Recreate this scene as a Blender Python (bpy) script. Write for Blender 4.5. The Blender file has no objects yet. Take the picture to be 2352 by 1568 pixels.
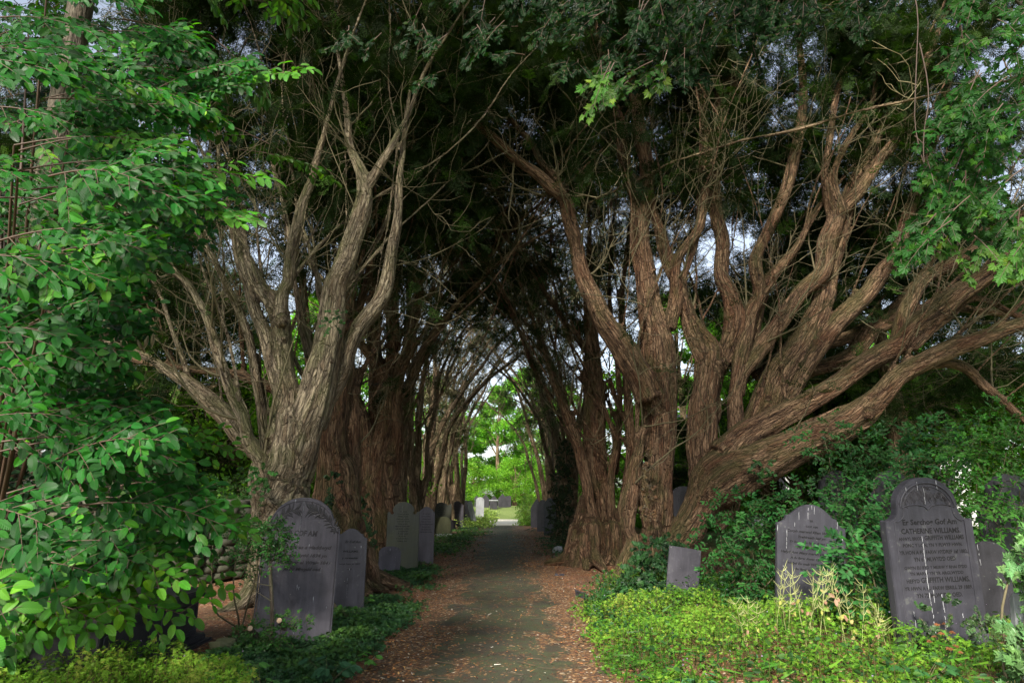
import bpy, bmesh, math, random
import numpy as np
from mathutils import Vector, Matrix
from math import radians, sin, cos, pi, atan2, sqrt

SC = bpy.context.scene
COL = SC.collection
# ------------------------------------------------------------------ camera, sky, sun, exposure
F = 1568.0                       # focal length in units of a 2352 x 1568 picture (24 mm lens)
HZ = 1140.0                      # row of the horizon in that picture
TH = math.atan((HZ - 784.0) / F) # upward pitch
EYE = 1.6
cam_d = bpy.data.cameras.new('camera'); cam = bpy.data.objects.new('camera', cam_d); COL.objects.link(cam)
cam_d.sensor_width = 36.0; cam_d.lens = 36.0 * F / 2352.0
cam_d.clip_start = 0.05; cam_d.clip_end = 900
cam.location = (0, 0, EYE); cam.rotation_euler = (pi / 2 + TH, 0, 0)
SC.camera = cam

SUN_EL, SUN_AZ = radians(40), radians(-160)      # azimuth: direction the light comes from, measured from +Y to +X
world = bpy.data.worlds.new('World'); SC.world = world; world.use_nodes = True
wn, wl = world.node_tree.nodes, world.node_tree.links
wn.clear()
w_out = wn.new('ShaderNodeOutputWorld'); w_bg = wn.new('ShaderNodeBackground')
w_sky = wn.new('ShaderNodeTexSky'); w_sky.sky_type = 'NISHITA'; w_sky.sun_disc = False
w_sky.sun_elevation = SUN_EL; w_sky.sun_rotation = SUN_AZ
w_sky.air_density = 1.0; w_sky.dust_density = 1.5; w_sky.ozone_density = 1.0
w_hsv = wn.new('ShaderNodeHueSaturation'); w_hsv.inputs['Saturation'].default_value = 0.55
w_bg.inputs['Strength'].default_value = 0.065
wl.new(w_sky.outputs[0], w_hsv.inputs['Color']); wl.new(w_hsv.outputs[0], w_bg.inputs[0]); wl.new(w_bg.outputs[0], w_out.inputs[0])
sun_d = bpy.data.lights.new('sun', 'SUN'); sun = bpy.data.objects.new('sun', sun_d); COL.objects.link(sun)
sun_d.energy = 2.5; sun_d.angle = radians(8); sun_d.color = (1.0, 0.93, 0.82)
_sd = Vector((sin(SUN_AZ) * cos(SUN_EL), cos(SUN_AZ) * cos(SUN_EL), sin(SUN_EL)))
sun.rotation_euler = _sd.to_track_quat('Z', 'Y').to_euler()
SC.view_settings.view_transform = 'Standard'; SC.view_settings.look = 'None'
SC.view_settings.gamma = 1.0; SC.view_settings.exposure = 2.15
try:
    SC.cycles.max_bounces = 6; SC.cycles.diffuse_bounces = 4; SC.cycles.glossy_bounces = 2
    SC.cycles.transmission_bounces = 4; SC.cycles.transparent_max_bounces = 4
    SC.cycles.use_denoising = True
except Exception:
    pass

# ------------------------------------------------------------------ helpers: camera geometry
def P(px, py, d):
    cx = (px - 1176.0) / F; cy = (784.0 - py) / F
    dy = cos(TH) - cy * sin(TH); dz = sin(TH) + cy * cos(TH)
    t = d / dy
    return np.array([cx * t, d, EYE + dz * t])
def rad_at(py, d):
    cy = (784.0 - py) / F
    return (d / (cos(TH) - cy * sin(TH))) / F
def proj(X):
    X = np.asarray(X, float); v = X - np.array([0, 0, EYE])
    f = v[..., 1] * cos(TH) + v[..., 2] * sin(TH); u = -v[..., 1] * sin(TH) + v[..., 2] * cos(TH)
    f = np.maximum(f, 1e-3)
    return 1176.0 + F * v[..., 0] / f, 784.0 - F * u / f
def x_at(px, d, z):
    return (px - 1176.0) / F * (d * cos(TH) + (z - EYE) * sin(TH))
def sm(t):
    t = np.clip(t, 0, 1); return t * t * (3 - 2 * t)
def hash3(i, j, k, seed):
    h = np.sin(i * 127.1 + j * 311.7 + k * 74.7 + seed * 19.19) * 43758.5453
    return h - np.floor(h)
def vnoise(Pn, seed=0.0):
    Pn = np.asarray(Pn, float); I = np.floor(Pn); f = Pn - I; s = f * f * (3 - 2 * f)
    x, y, z = I[..., 0], I[..., 1], I[..., 2]
    def c(a, b, g): return hash3(x + a, y + b, z + g, seed)
    sx, sy, sz = s[..., 0], s[..., 1], s[..., 2]
    a = c(0,0,0)*(1-sx)+c(1,0,0)*sx; b = c(0,1,0)*(1-sx)+c(1,1,0)*sx
    e = c(0,0,1)*(1-sx)+c(1,0,1)*sx; g = c(0,1,1)*(1-sx)+c(1,1,1)*sx
    return ((a*(1-sy)+b*sy)*(1-sz)+(e*(1-sy)+g*sy)*sz)*2-1
def in_poly(x, y, poly):
    inside = np.zeros(x.shape, bool); n = len(poly); j = n - 1
    for i in range(n):
        xi, yi = poly[i]; xj, yj = poly[j]
        c = ((yi > y) != (yj > y)) & (x < (xj - xi) * (y - yi) / ((yj - yi) + 1e-9) + xi)
        inside ^= c; j = i
    return inside
def path_x(y): return -0.017 * y
def terrain(x, y):
    x = np.asarray(x, float); y = np.asarray(y, float)
    u = x - path_x(y)
    z = 0.10 * sm((np.abs(u) - 1.7) / 2.0)
    z = z + 0.12 * sm((u - 1.6) / 1.4) * sm((12.0 - y) / 5.0)
    n = vnoise(np.stack([x * 0.9, y * 0.9, 0 * x], -1), 3) * 0.05 + vnoise(np.stack([x * 3.1, y * 3.1, 0 * x], -1), 4) * 0.015
    z = z + n * (0.12 + sm((np.abs(u) - 0.8) / 1.5))
    z = z + 0.75 * sm((y - 50) / 12) * sm((9 - np.abs(u)) / 5 + 0.25)
    z = z - 0.5 * sm((-x - 9) / 8) * sm((x + 90) / 40)
    return z
def tz(x, y): return float(terrain(np.array([x]), np.array([y]))[0])

# ------------------------------------------------------------------ helpers: meshes
class MB:
    """collects vertex / face arrays and links them as one mesh object"""
    def __init__(s): s.V = []; s.Q = []; s.T = []; s.tint = []; s.luv = []; s.n = 0
    def add(s, V, Q=None, T=None, tint=(1, 1, 1), luv=None):
        V = np.asarray(V, float).reshape(-1, 3); m = len(V)
        s.V.append(V)
        if Q is not None and len(Q): s.Q.append(np.asarray(Q, int).reshape(-1, 4) + s.n)
        if T is not None and len(T): s.T.append(np.asarray(T, int).reshape(-1, 3) + s.n)
        t = np.asarray(tint, float)
        s.tint.append(np.broadcast_to(t, (m, 3)).copy() if t.ndim == 1 else t)
        s.luv.append(np.zeros((m, 3)) if luv is None else np.asarray(luv, float))
        s.n += m; return s
    def mesh(s, name, smooth=True):
        me = bpy.data.meshes.new(name)
        V = np.concatenate(s.V); Q = np.concatenate(s.Q) if s.Q else np.zeros((0, 4), int); T = np.concatenate(s.T) if s.T else np.zeros((0, 3), int)
        me.vertices.add(len(V)); me.vertices.foreach_set('co', V.ravel().astype(np.float32))
        me.loops.add(Q.size + T.size); me.polygons.add(len(Q) + len(T))
        me.loops.foreach_set('vertex_index', np.concatenate([Q.ravel(), T.ravel()]).astype(np.int32))
        ls = np.concatenate([np.arange(len(Q)) * 4, Q.size + np.arange(len(T)) * 3]).astype(np.int32)
        me.polygons.foreach_set('loop_start', ls)
        me.polygons.foreach_set('use_smooth', np.full(len(ls), smooth))
        me.update(calc_edges=True)
        a = me.attributes.new('tint', 'FLOAT_COLOR', 'POINT')
        c = np.ones((len(V), 4), np.float32); c[:, :3] = np.concatenate(s.tint); a.data.foreach_set('color', c.ravel())
        b = me.attributes.new('luv', 'FLOAT_VECTOR', 'POINT'); b.data.foreach_set('vector', np.concatenate(s.luv).astype(np.float32).ravel())
        return me
    def build(s, name, mat, parent=None, smooth=True, rename=None):
        me = s.mesh(name, smooth)
        me.materials.append(mat)
        return link(name, me, parent)
def link(name, me, parent=None):
    o = bpy.data.objects.new(name, me); COL.objects.link(o)
    if parent is not None: o.parent = parent
    return o
def tag(o, label=None, cat=None, group=None, kind=None):
    if label: o['label'] = label
    if cat: o['category'] = cat
    if group: o['group'] = group
    if kind: o['kind'] = kind
    return o
def thing(name, label, cat, loc=(0, 0, 0), rot=(0, 0, 0), group=None):
    o = bpy.data.objects.new(name, None); COL.objects.link(o); o.location = tuple(float(c) for c in loc); o.rotation_euler = rot
    o.empty_display_size = 0.1
    return tag(o, label, cat, group)
def copy_tree(root, loc, rotz, sc, label, group=None):
    r = root.copy(); COL.objects.link(r); r.location = loc; r.rotation_euler = (0, 0, rotz); r.scale = sc; r['label'] = label
    if group: r['group'] = group
    for ch in list(root.children):
        c = ch.copy(); COL.objects.link(c); c.parent = r
    return r

def catmull(pts, per=4):
    pts = np.asarray(pts, float)
    if len(pts) < 3:
        t = np.linspace(0, 1, per * (len(pts) - 1) + 1)[:, None]; return pts[0] * (1 - t) + pts[-1] * t
    Pp = np.vstack([2 * pts[0] - pts[1], pts, 2 * pts[-1] - pts[-2]]); out = []
    for i in range(len(pts) - 1):
        p0, p1, p2, p3 = Pp[i:i + 4]
        for k in range(per):
            t = k / per
            out.append(0.5 * ((2 * p1) + (-p0 + p2) * t + (2 * p0 - 5 * p1 + 4 * p2 - p3) * t * t + (-p0 + 3 * p1 - 3 * p2 + p3) * t ** 3))
    out.append(pts[-1]); return np.array(out)
def frames(pts):
    pts = np.asarray(pts); tg = np.gradient(pts, axis=0); tg /= (np.linalg.norm(tg, axis=1)[:, None] + 1e-9)
    e = np.cross(tg[0], [0.31, 0.9, 0.2]); e /= np.linalg.norm(e) + 1e-9
    E1 = [e]
    for i in range(1, len(pts)):
        e = E1[-1] - tg[i] * np.dot(E1[-1], tg[i]); e /= np.linalg.norm(e) + 1e-9; E1.append(e)
    E1 = np.array(E1); return tg, E1, np.cross(tg, E1)
_ringc = {}
def tube(mb, pts, rad, n=6, cap=False, tint=(1, 1, 1)):
    pts = np.asarray(pts, float); m = len(pts); rad = np.broadcast_to(np.asarray(rad, float), (m,))
    tg, E1, E2 = frames(pts)
    if n not in _ringc: a = np.arange(n) * 2 * pi / n; _ringc[n] = (np.cos(a), np.sin(a))
    ca, sa = _ringc[n]
    V = pts[:, None, :] + rad[:, None, None] * (ca[None, :, None] * E1[:, None, :] + sa[None, :, None] * E2[:, None, :])
    L = np.concatenate([[0], np.cumsum(np.linalg.norm(np.diff(pts, axis=0), axis=1))])
    luv = np.zeros((m, n, 3)); luv[:, :, 0] = rad[:, None] * ca; luv[:, :, 1] = rad[:, None] * sa; luv[:, :, 2] = L[:, None]
    i = np.arange(m - 1)[:, None] * n; j = np.arange(n)[None, :]; k = (j + 1) % n
    Q = np.stack([i + j, i + k, i + n + k, i + n + j], -1).reshape(-1, 4)
    V = V.reshape(-1, 3); luv = luv.reshape(-1, 3); T = None
    if cap:
        c0, c1 = len(V), len(V) + 1
        V = np.vstack([V, pts[0], pts[-1]]); luv = np.vstack([luv, [0, 0, 0], [0, 0, L[-1]]])
        jj = np.arange(n); kk = (jj + 1) % n; b = (m - 1) * n
        T = np.vstack([np.stack([np.full(n, c0), kk, jj], -1), np.stack([np.full(n, c1), b + jj, b + kk], -1)])
    mb.add(V, Q, T, tint=tint, luv=luv)

def scatter(mb, tpl, pos, X, N, scale, tint):
    """copies of a leaf template (verts, quads, tris, luv): x axis along X, normal N"""
    V, Q, T, L = tpl
    pos = np.asarray(pos, float); n = len(pos)
    if n == 0: return
    X = X / (np.linalg.norm(X, axis=1)[:, None] + 1e-9)
    N = N - X * np.sum(N * X, 1)[:, None]; N /= (np.linalg.norm(N, axis=1)[:, None] + 1e-9)
    Y = np.cross(N, X)
    sc = np.broadcast_to(np.asarray(scale, float), (n,))
    W = pos[:, None, :] + sc[:, None, None] * (V[None, :, 0:1] * X[:, None, :] + V[None, :, 1:2] * Y[:, None, :] + V[None, :, 2:3] * N[:, None, :])
    off = (np.arange(n) * len(V))[:, None, None]
    Qn = (Q[None] + off).reshape(-1, 4) if len(Q) else None
    Tn = (T[None] + off).reshape(-1, 3) if len(T) else None
    tint = np.broadcast_to(np.asarray(tint, float), (n, 3))
    mb.add(W.reshape(-1, 3), Qn, Tn, tint=np.repeat(tint, len(V), 0), luv=np.tile(L, (n, 1)))
def rnd_unit(rs, n):
    v = rs.normal(size=(n, 3)); return v / np.linalg.norm(v, axis=1)[:, None]

# leaf templates -------------------------------------------------------------
def tpl(V, Q=(), T=(), L=None):
    V = np.array(V, float)
    if L is None: L = np.stack([V[:, 0], V[:, 1], 0 * V[:, 0]], -1)
    return V, np.array(Q, int).reshape(-1, 4), np.array(T, int).reshape(-1, 3), np.array(L, float)
def ribbed_leaf(width=0.33, fold=0.10, droop=0.14, st=(0, .10, .2, .26, .38, .44, .56, .62, .73, .79, .88, .92, 1.0), wd=(0, .50, .82, .80, 1.0, .93, 1.0, .86, .85, .66, .58, .36, 0), serr=0.0):
    V = []; L = []
    for t, w in zip(st, wd):
        zc = -droop * t * t
        for s in (-1, 0, 1):
            jag = serr * (1 if int(t * 14) % 2 else -1) if s else 0
            V.append((t + jag, s * w * width, zc + (fold * w if s else 0))); L.append((t, s * w, 0))
    Q = []
    for i in range(len(st) - 1):
        a = i * 3
        Q += [(a, a + 3, a + 4, a + 1), (a + 1, a + 4, a + 5, a + 2)]
    return tpl(V, [], [t for q in Q for t in ((q[0], q[1], q[2]), (q[0], q[2], q[3]))], L)
LEAF_BEECH = ribbed_leaf(0.285, 0.09, 0.2)
LEAF_OVAL = tpl([(0, 0, 0), (.3, -.24, .04), (.3, .24, .04), (.7, -.22, .0), (.7, .22, .0), (1, 0, -.1), (.35, 0, -.02), (.7, 0, -.06)],
                [(0, 1, 6, 2), (1, 3, 7, 6), (6, 7, 4, 2), (3, 5, 4, 7)])
LEAF_SIMPLE = tpl([(0, 0, 0), (.5, -.3, .05), (1, 0, -.06), (.5, .3, .05)], [(0, 1, 2, 3)])
LEAF_NEEDLE = tpl([(0, -.08, 0), (1, -.03, 0), (1, .03, 0), (0, .08, 0)], [(0, 1, 2, 3)])
def lobed(k=5, spread=2.3, inner=.32, seed=1, w=.2):
    V = [(0, 0, 0)]; T = []
    rr = random.Random(seed)
    for i in range(k):
        a = -spread / 2 + spread * i / (k - 1)
        ln = (1.0 - .22 * abs(i - (k - 1) / 2)) * (0.95 + .1 * rr.random())
        b = len(V)
        V += [(inner * cos(a - w * 1.3) * ln, inner * sin(a - w * 1.3) * ln, .02), (ln * .68 * cos(a - w * .55), ln * .68 * sin(a - w * .55), 0.03), (ln * cos(a), ln * sin(a), -.07),
              (ln * .68 * cos(a + w * .55), ln * .68 * sin(a + w * .55), .03), (inner * cos(a + w * 1.3) * ln, inner * sin(a + w * 1.3) * ln, .02)]
        T += [(0, b, b + 1), (0, b + 1, b + 2), (0, b + 2, b + 3), (0, b + 3, b + 4)]
    return tpl(V, [], T)
LEAF_HERB = lobed(5, 3.0, .4, 2, .26)
LEAF_IVY = lobed(5, 3.6, .62, 3, .42)
LEAF_SYC = lobed(5, 3.2, .66, 5, .36)
def frond(n=7, seed=1):
    """flat yew spray: side shoots with needles in two rows, one face per needle"""
    rr = random.Random(seed); V = []; T = []
    def shoot(x, y, a, ln, z):
        k = max(2, int(ln / .105))
        for i in range(k):
            t = (i + .6) / k * ln; px, py = x + cos(a) * t, y + sin(a) * t
            for s in (-1, 1):
                b = len(V); aa = a + s * rr.uniform(.7, 1.15); l = .15 * (1 - .35 * i / k) * rr.uniform(.8, 1.2); zz = z - .12 * t + rr.uniform(-.012, .012)
                V.extend([(px - cos(a) * .034, py - sin(a) * .034, zz), (px + cos(a) * .034, py + sin(a) * .034, zz), (px + cos(aa) * l, py + sin(aa) * l, zz - .012)]); T.append((b, b + 1, b + 2))
    for i in range(n):
        t = 0.06 + 0.84 * i / (n - 1); s = 1 if i % 2 else -1
        shoot(t, 0, s * (0.8 + rr.uniform(-.25, .25)), (0.46 * (1 - .6 * t) + .05) * rr.uniform(.7, 1.15), -.10 * t * t + rr.uniform(-.03, .03))
    shoot(.12, 0, 0, .9, -.03)
    return tpl(V, [], T)
FROND_A, FROND_B = frond(7, 1), frond(6, 7)

# ------------------------------------------------------------------ helpers: materials
def mat_new(name):
    m = bpy.data.materials.new(name); m.use_nodes = True; nt = m.node_tree; nt.nodes.clear()
    return m, nt.nodes, nt.links
class NT:
    """tiny node helper"""
    def __init__(s, name): s.m, s.n, s.l = mat_new(name)
    def node(s, t, **kw):
        nd = s.n.new(t)
        for k, v in kw.items():
            if k.startswith('in_'):
                key = k[3:].replace('_', ' '); key = int(key) if key.isdigit() else key
                nd.inputs[key].default_value = v
            else: setattr(nd, k, v)
        return nd
    def L(s, a, b): s.l.new(a, b)
    def noise(s, vec, scale, detail=3, rough=.55, dist=0):
        n = s.node('ShaderNodeTexNoise'); n.inputs['Scale'].default_value = scale; n.inputs['Detail'].default_value = detail
        n.inputs['Roughness'].default_value = rough; n.inputs['Distortion'].default_value = dist
        if vec is not None: s.L(vec, n.inputs['Vector'])
        return n.outputs['Fac']
    def ramp(s, fac, stops):
        r = s.node('ShaderNodeValToRGB'); els = r.color_ramp.elements
        while len(els) > 1: els.remove(els[0])
        els[0].position = stops[0][0]; els[0].color = (*stops[0][1], 1) if hasattr(stops[0][1], '__len__') else (stops[0][1],) * 3 + (1,)
        for p, c in stops[1:]:
            e = els.new(p); e.color = (*c, 1) if hasattr(c, '__len__') else (c,) * 3 + (1,)
        s.L(fac, r.inputs[0]); return r.outputs[0]
    def mix(s, fac, a, b, blend='MIX'):
        m = s.node('ShaderNodeMix', data_type='RGBA', blend_type=blend)
        for sock, v in ((m.inputs[0], fac), (m.inputs[6], a), (m.inputs[7], b)):
            if hasattr(v, 'default_value') or hasattr(v, 'is_linked'): s.L(v, sock)
            else: sock.default_value = (*v, 1) if hasattr(v, '__len__') else v
        return m.outputs[2]
    def math(s, op, a, b=0.0, c=None):
        m = s.node('ShaderNodeMath', operation=op)
        for i, v in enumerate((a, b, c)):
            if v is None: continue
            if hasattr(v, 'is_linked'): s.L(v, m.inputs[i])
            else: m.inputs[i].default_value = v
        return m.outputs[0]
    def mapping(s, vec, scale=(1, 1, 1), loc=(0, 0, 0)):
        m = s.node('ShaderNodeMapping'); m.inputs['Scale'].default_value = scale; m.inputs['Location'].default_value = loc; s.L(vec, m.inputs[0]); return m.outputs[0]
    def attr(s, name): return s.node('ShaderNodeAttribute', attribute_name=name)
    def bump(s, h, strength=.5, dist=.02):
        b = s.node('ShaderNodeBump'); b.inputs['Strength'].default_value = strength; b.inputs['Distance'].default_value = dist; s.L(h, b.inputs['Height']); return b.outputs[0]
    def out(s, color, rough=.8, normal=None, spec=.5, trans=None, trans_col=None, subsurf=None):
        p = s.node('ShaderNodeBsdfPrincipled')
        if hasattr(color, 'is_linked'): s.L(color, p.inputs['Base Color'])
        else: p.inputs['Base Color'].default_value = (*color, 1)
        if hasattr(rough, 'is_linked'): s.L(rough, p.inputs['Roughness'])
        else: p.inputs['Roughness'].default_value = rough
        p.inputs['Specular IOR Level'].default_value = spec
        if normal is not None: s.L(normal, p.inputs['Normal'])
        o = s.node('ShaderNodeOutputMaterial')
        if trans:
            t = s.node('ShaderNodeBsdfTranslucent'); mx = s.node('ShaderNodeMixShader'); mx.inputs[0].default_value = trans
            s.L(trans_col if trans_col is not None else color, t.inputs[0])
            s.L(p.outputs[0], mx.inputs[1]); s.L(t.outputs[0], mx.inputs[2]); s.L(mx.outputs[0], o.inputs[0])
        else: s.L(p.outputs[0], o.inputs[0])
        return s.m

def leaf_mat(name, veins=0.0, rough=.4, trans=.3, gloss=.5, yellow=(1.25, 1.15, .5)):
    s = NT(name); t = s.attr('tint').outputs['Color']; nrm = None; col = t
    if veins:
        luv = s.attr('luv').outputs['Vector']; sep = s.node('ShaderNodeSeparateXYZ'); s.L(luv, sep.inputs[0])
        a = s.math('ABSOLUTE', sep.outputs[1])
        ph = s.math('SUBTRACT', s.math('MULTIPLY', sep.outputs[0], 9.0), s.math('MULTIPLY', a, 3.2))
        w = s.math('SINE', s.math('MULTIPLY', ph, 6.2832))
        rib = s.math('MULTIPLY_ADD', w, .5, .5)
        mid = s.math('LESS_THAN', a, 0.07)
        nrm = s.bump(s.math('ADD', rib, mid), veins, .004)
        col = s.mix(s.math('MULTIPLY', s.math('MAXIMUM', s.math('POWER', rib, 6.0), mid), .3), t, s.mix(1.0, t, (2.0, 1.8, 1.4), 'MULTIPLY'))
    tc = s.mix(1.0, col, yellow, 'MULTIPLY')
    return s.out(col, rough, nrm, gloss, trans, tc)
M = {}
M['beech'] = leaf_mat('beech_leaf', .45, .38, .3, .25, (1.5, 1.8, .4))
M['yew'] = leaf_mat('yew_needles', 0, .6, .25, .12, (1.5, 1.9, .5))
M['herb'] = leaf_mat('herb_leaf', 0, .5, .35, .2)
M['ivy'] = leaf_mat('ivy_leaf', 0, .4, .2, .28)
M['shrub'] = leaf_mat('shrub_leaf', .25, .45, .3, .22, (1.4, 1.6, .4))
M['broad'] = leaf_mat('broad_leaf', 0, .5, .42, .15, (1.6, 1.8, .4))

def bark_mat(name, a, b, moss, moss_amt=.5, bump=1.0, red=(.15, .065, .035)):
    s = NT(name); v = s.attr('luv').outputs['Vector']; g = s.node('ShaderNodeNewGeometry')
    fine = s.noise(s.mapping(v, (38, 38, 4.5)), 1.0, 5, .65, .4)
    strip = s.noise(s.mapping(v, (13, 13, 1.5), (3, 1, 7)), 1.0, 4, .6, .8)
    cross = s.noise(s.mapping(v, (7, 7, 9), (9, 2, 5)), 1.0, 3, .6)
    pat = s.noise(s.mapping(v, (2.2, 2.2, .9), (4, 4, 1)), 1.0, 3, .6)
    c = s.mix(s.ramp(strip, [(.40, 0), (.58, 1)]), a, tuple(x * 1.25 for x in b))
    vo = s.node('ShaderNodeTexVoronoi', feature='DISTANCE_TO_EDGE'); vo.inputs['Scale'].default_value = 1.0
    wv = s.node('ShaderNodeVectorMath', operation='ADD'); s.L(s.mapping(v, (21, 21, 3.6)), wv.inputs[0]); s.L(s.node('ShaderNodeVectorMath', operation='SCALE', in_3=1.6).outputs[0], wv.inputs[1]); sv = wv.inputs[1].links[0].from_node; nzc = s.node('ShaderNodeTexNoise'); nzc.inputs['Scale'].default_value = 5.0; s.L(v, nzc.inputs['Vector']); s.L(nzc.outputs['Color'], sv.inputs[0])
    s.L(wv.outputs[0], vo.inputs['Vector']); vc = s.node('ShaderNodeTexVoronoi'); vc.inputs['Scale'].default_value = 1.0; s.L(wv.outputs[0], vc.inputs['Vector']); sc_ = s.node('ShaderNodeSeparateColor'); s.L(vc.outputs['Color'], sc_.inputs[0])
    c = s.mix(s.math('MULTIPLY', sc_.outputs[0], .45), c, tuple(x * .45 for x in a)); c = s.mix(s.math('MULTIPLY', s.math('GREATER_THAN', sc_.outputs[1], .82), .55), c, red)
    plate = s.ramp(vo.outputs['Distance'], [(.0, 0), (.12, 1)]); c = s.mix(s.math('MULTIPLY', s.math('SUBTRACT', 1.0, plate), .42), c, (.02, .014, .01))
    c = s.mix(s.ramp(pat, [(.5, 0), (.66, .75)]), c, red)
    c = s.mix(s.ramp(strip, [(.30, .75), (.44, 0)]), c, (.022, .016, .010))
    c = s.mix(s.ramp(fine, [(.3, 1), (.50, 0)]), c, (.022, .016, .011))
    c = s.mix(s.ramp(fine, [(.58, 0), (.74, .8)]), c, tuple(min(1, x * 1.75) for x in b))
    mp = s.noise(s.mapping(v, (3, 3, 1.1), (1, 8, 3)), 1.0, 4, .65)
    sep = s.node('ShaderNodeSeparateXYZ'); s.L(g.outputs['Normal'], sep.inputs[0])
    mm = s.math('ADD', mp, s.math('MULTIPLY', sep.outputs[2], .18))
    mf = s.math('MULTIPLY', s.ramp(mm, [(.48, 0), (.66, 1)]), moss_amt)
    c = s.mix(mf, c, moss)
    h = s.math('ADD', s.math('MULTIPLY', fine, .5), s.math('ADD', s.math('MULTIPLY', strip, .7), s.math('ADD', s.math('MULTIPLY', plate, .25), s.math('MULTIPLY', cross, .35))))
    return s.out(c, .85, s.bump(h, bump, .13), .2)
M['bark_grey'] = bark_mat('yew_bark_grey', (.21, .165, .115), (.38, .31, .21), (.10, .115, .035), .6, 1.0, (.15, .10, .06))
M['bark_red'] = bark_mat('yew_bark_red', (.135, .078, .047), (.265, .168, .10), (.060, .066, .020), .6, 1.0, (.11, .048, .024))
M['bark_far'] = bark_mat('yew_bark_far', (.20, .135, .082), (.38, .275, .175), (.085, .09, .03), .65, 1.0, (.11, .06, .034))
M['bark_smooth'] = bark_mat('smooth_bark', (.10, .085, .065), (.14, .12, .09), (.07, .09, .04), .7, .4, (.09, .07, .05))
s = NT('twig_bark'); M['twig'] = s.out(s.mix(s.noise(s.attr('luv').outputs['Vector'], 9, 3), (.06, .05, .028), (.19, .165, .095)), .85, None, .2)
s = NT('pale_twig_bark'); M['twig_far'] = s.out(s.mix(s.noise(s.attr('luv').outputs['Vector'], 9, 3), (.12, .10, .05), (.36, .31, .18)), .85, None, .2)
s = NT('red_twig'); M['redtwig'] = s.out((.075, .045, .028), .6)
s = NT('green_stem'); M['gstem'] = s.out(s.attr('tint').outputs['Color'], .6)
# ------------------------------------------------------------------ slate and stone
def slate_mat(name, a, b, lichen=(.16, .17, .14), lich=.25, green=0.0, rough=.5):
    s = NT(name); tc = s.node('ShaderNodeTexCoord').outputs['Object']
    streak = s.noise(s.mapping(tc, (14, 14, 1.6)), 1.0, 5, .7)
    blot = s.noise(tc, 3.2, 5, .62, .5); fine = s.noise(tc, 60, 4, .7); sp = s.noise(tc, 26, 2, .5)
    c = s.mix(s.ramp(blot, [(.3, 0), (.7, 1)]), a, b)
    c = s.mix(s.ramp(streak, [(.5, 0), (.75, .45)]), c, tuple(x * 1.7 for x in b))
    c = s.mix(s.ramp(streak, [(.25, .5), (.45, 0)]), c, tuple(x * .5 for x in a))
    c = s.mix(s.math('MULTIPLY', s.ramp(s.math('MULTIPLY', sp, blot), [(.34, 0), (.42, 1)]), lich), c, lichen)
    c = s.mix(s.ramp(sp, [(.76, 0), (.79, .8)]), c, (.3, .3, .28))
    if green:
        sep = s.node('ShaderNodeSeparateXYZ'); s.L(tc, sep.inputs[0])
        gz = s.math('ADD', s.math('MULTIPLY', blot, 1.2), s.math('MULTIPLY', sep.outputs[2], -.25))
        c = s.mix(s.math('MULTIPLY', s.ramp(gz, [(.2, 0), (.6, 1)]), green), c, (.055, .062, .028))
    h = s.math('ADD', s.math('MULTIPLY', fine, .35), s.math('ADD', blot, s.math('MULTIPLY', streak, .5)))
    r = s.ramp(blot, [(.3, rough - .08), (.7, rough + .15)])
    return s.out(c, r, s.bump(h, .35, .012), .4)
M['slate'] = slate_mat('purple_slate', (.042, .039, .050), (.075, .071, .087))
M['slate_grey'] = slate_mat('grey_slate', (.022, .022, .028), (.042, .041, .052), lich=.25)
M['slate_green'] = slate_mat('lichened_slate', (.042, .045, .038), (.075, .078, .066), (.13, .14, .10), .5, .55, .65)
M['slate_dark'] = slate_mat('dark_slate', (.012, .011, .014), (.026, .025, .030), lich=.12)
M['stone_pale'] = slate_mat('pale_headstone', (.24, .25, .26), (.36, .37, .38), lich=.3, rough=.7)
M['mossy'] = slate_mat('mossy_stone', (.07, .075, .04), (.14, .14, .08), (.2, .2, .12), .5, .7, .8)
M['wallstone'] = slate_mat('wall_stone', (.032, .034, .024), (.075, .072, .052), (.11, .12, .075), .6, .3, .85)
s = NT('carved_letters'); M['letter'] = s.out((.004, .004, .005), .9)
s = NT('pale_letters'); M['letter_pale'] = s.out((.17, .165, .12), .7)
s = NT('bird_lime'); M['lime'] = s.out((.30, .31, .33), .6)

def extrude_outline(pts, y0, y1, bev=.008):
    """closed 2-D outline (x, z) -> bevelled slab, front at y0"""
    bm = bmesh.new(); vs = [bm.verts.new((x, y1, z)) for x, z in pts]
    f = bm.faces.new(vs)
    r = bmesh.ops.extrude_face_region(bm, geom=[f]); nv = [g for g in r['geom'] if isinstance(g, bmesh.types.BMVert)]
    for v in nv: v.co.y = y0
    bmesh.ops.recalc_face_normals(bm, faces=bm.faces)
    if bev:
        ed = [e for e in bm.edges if abs(e.verts[0].co.y - e.verts[1].co.y) < 1e-6 ]
        bmesh.ops.bevel(bm, geom=ed, offset=bev, segments=2, affect='EDGES', clamp_overlap=True)
    return bm
def bm_obj(bm, name, mat, parent=None, smooth=False):
    me = bpy.data.meshes.new(name); bm.to_mesh(me); bm.free(); me.materials.append(mat)
    if smooth:
        for p in me.polygons: p.use_smooth = True
    return link(name, me, parent)
def arc(cx, cz, r, a0, a1, n=12, rz=None):
    rz = rz or r
    return [(cx + r * cos(a0 + (a1 - a0) * i / n), cz + rz * sin(a0 + (a1 - a0) * i / n)) for i in range(n + 1)]
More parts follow.
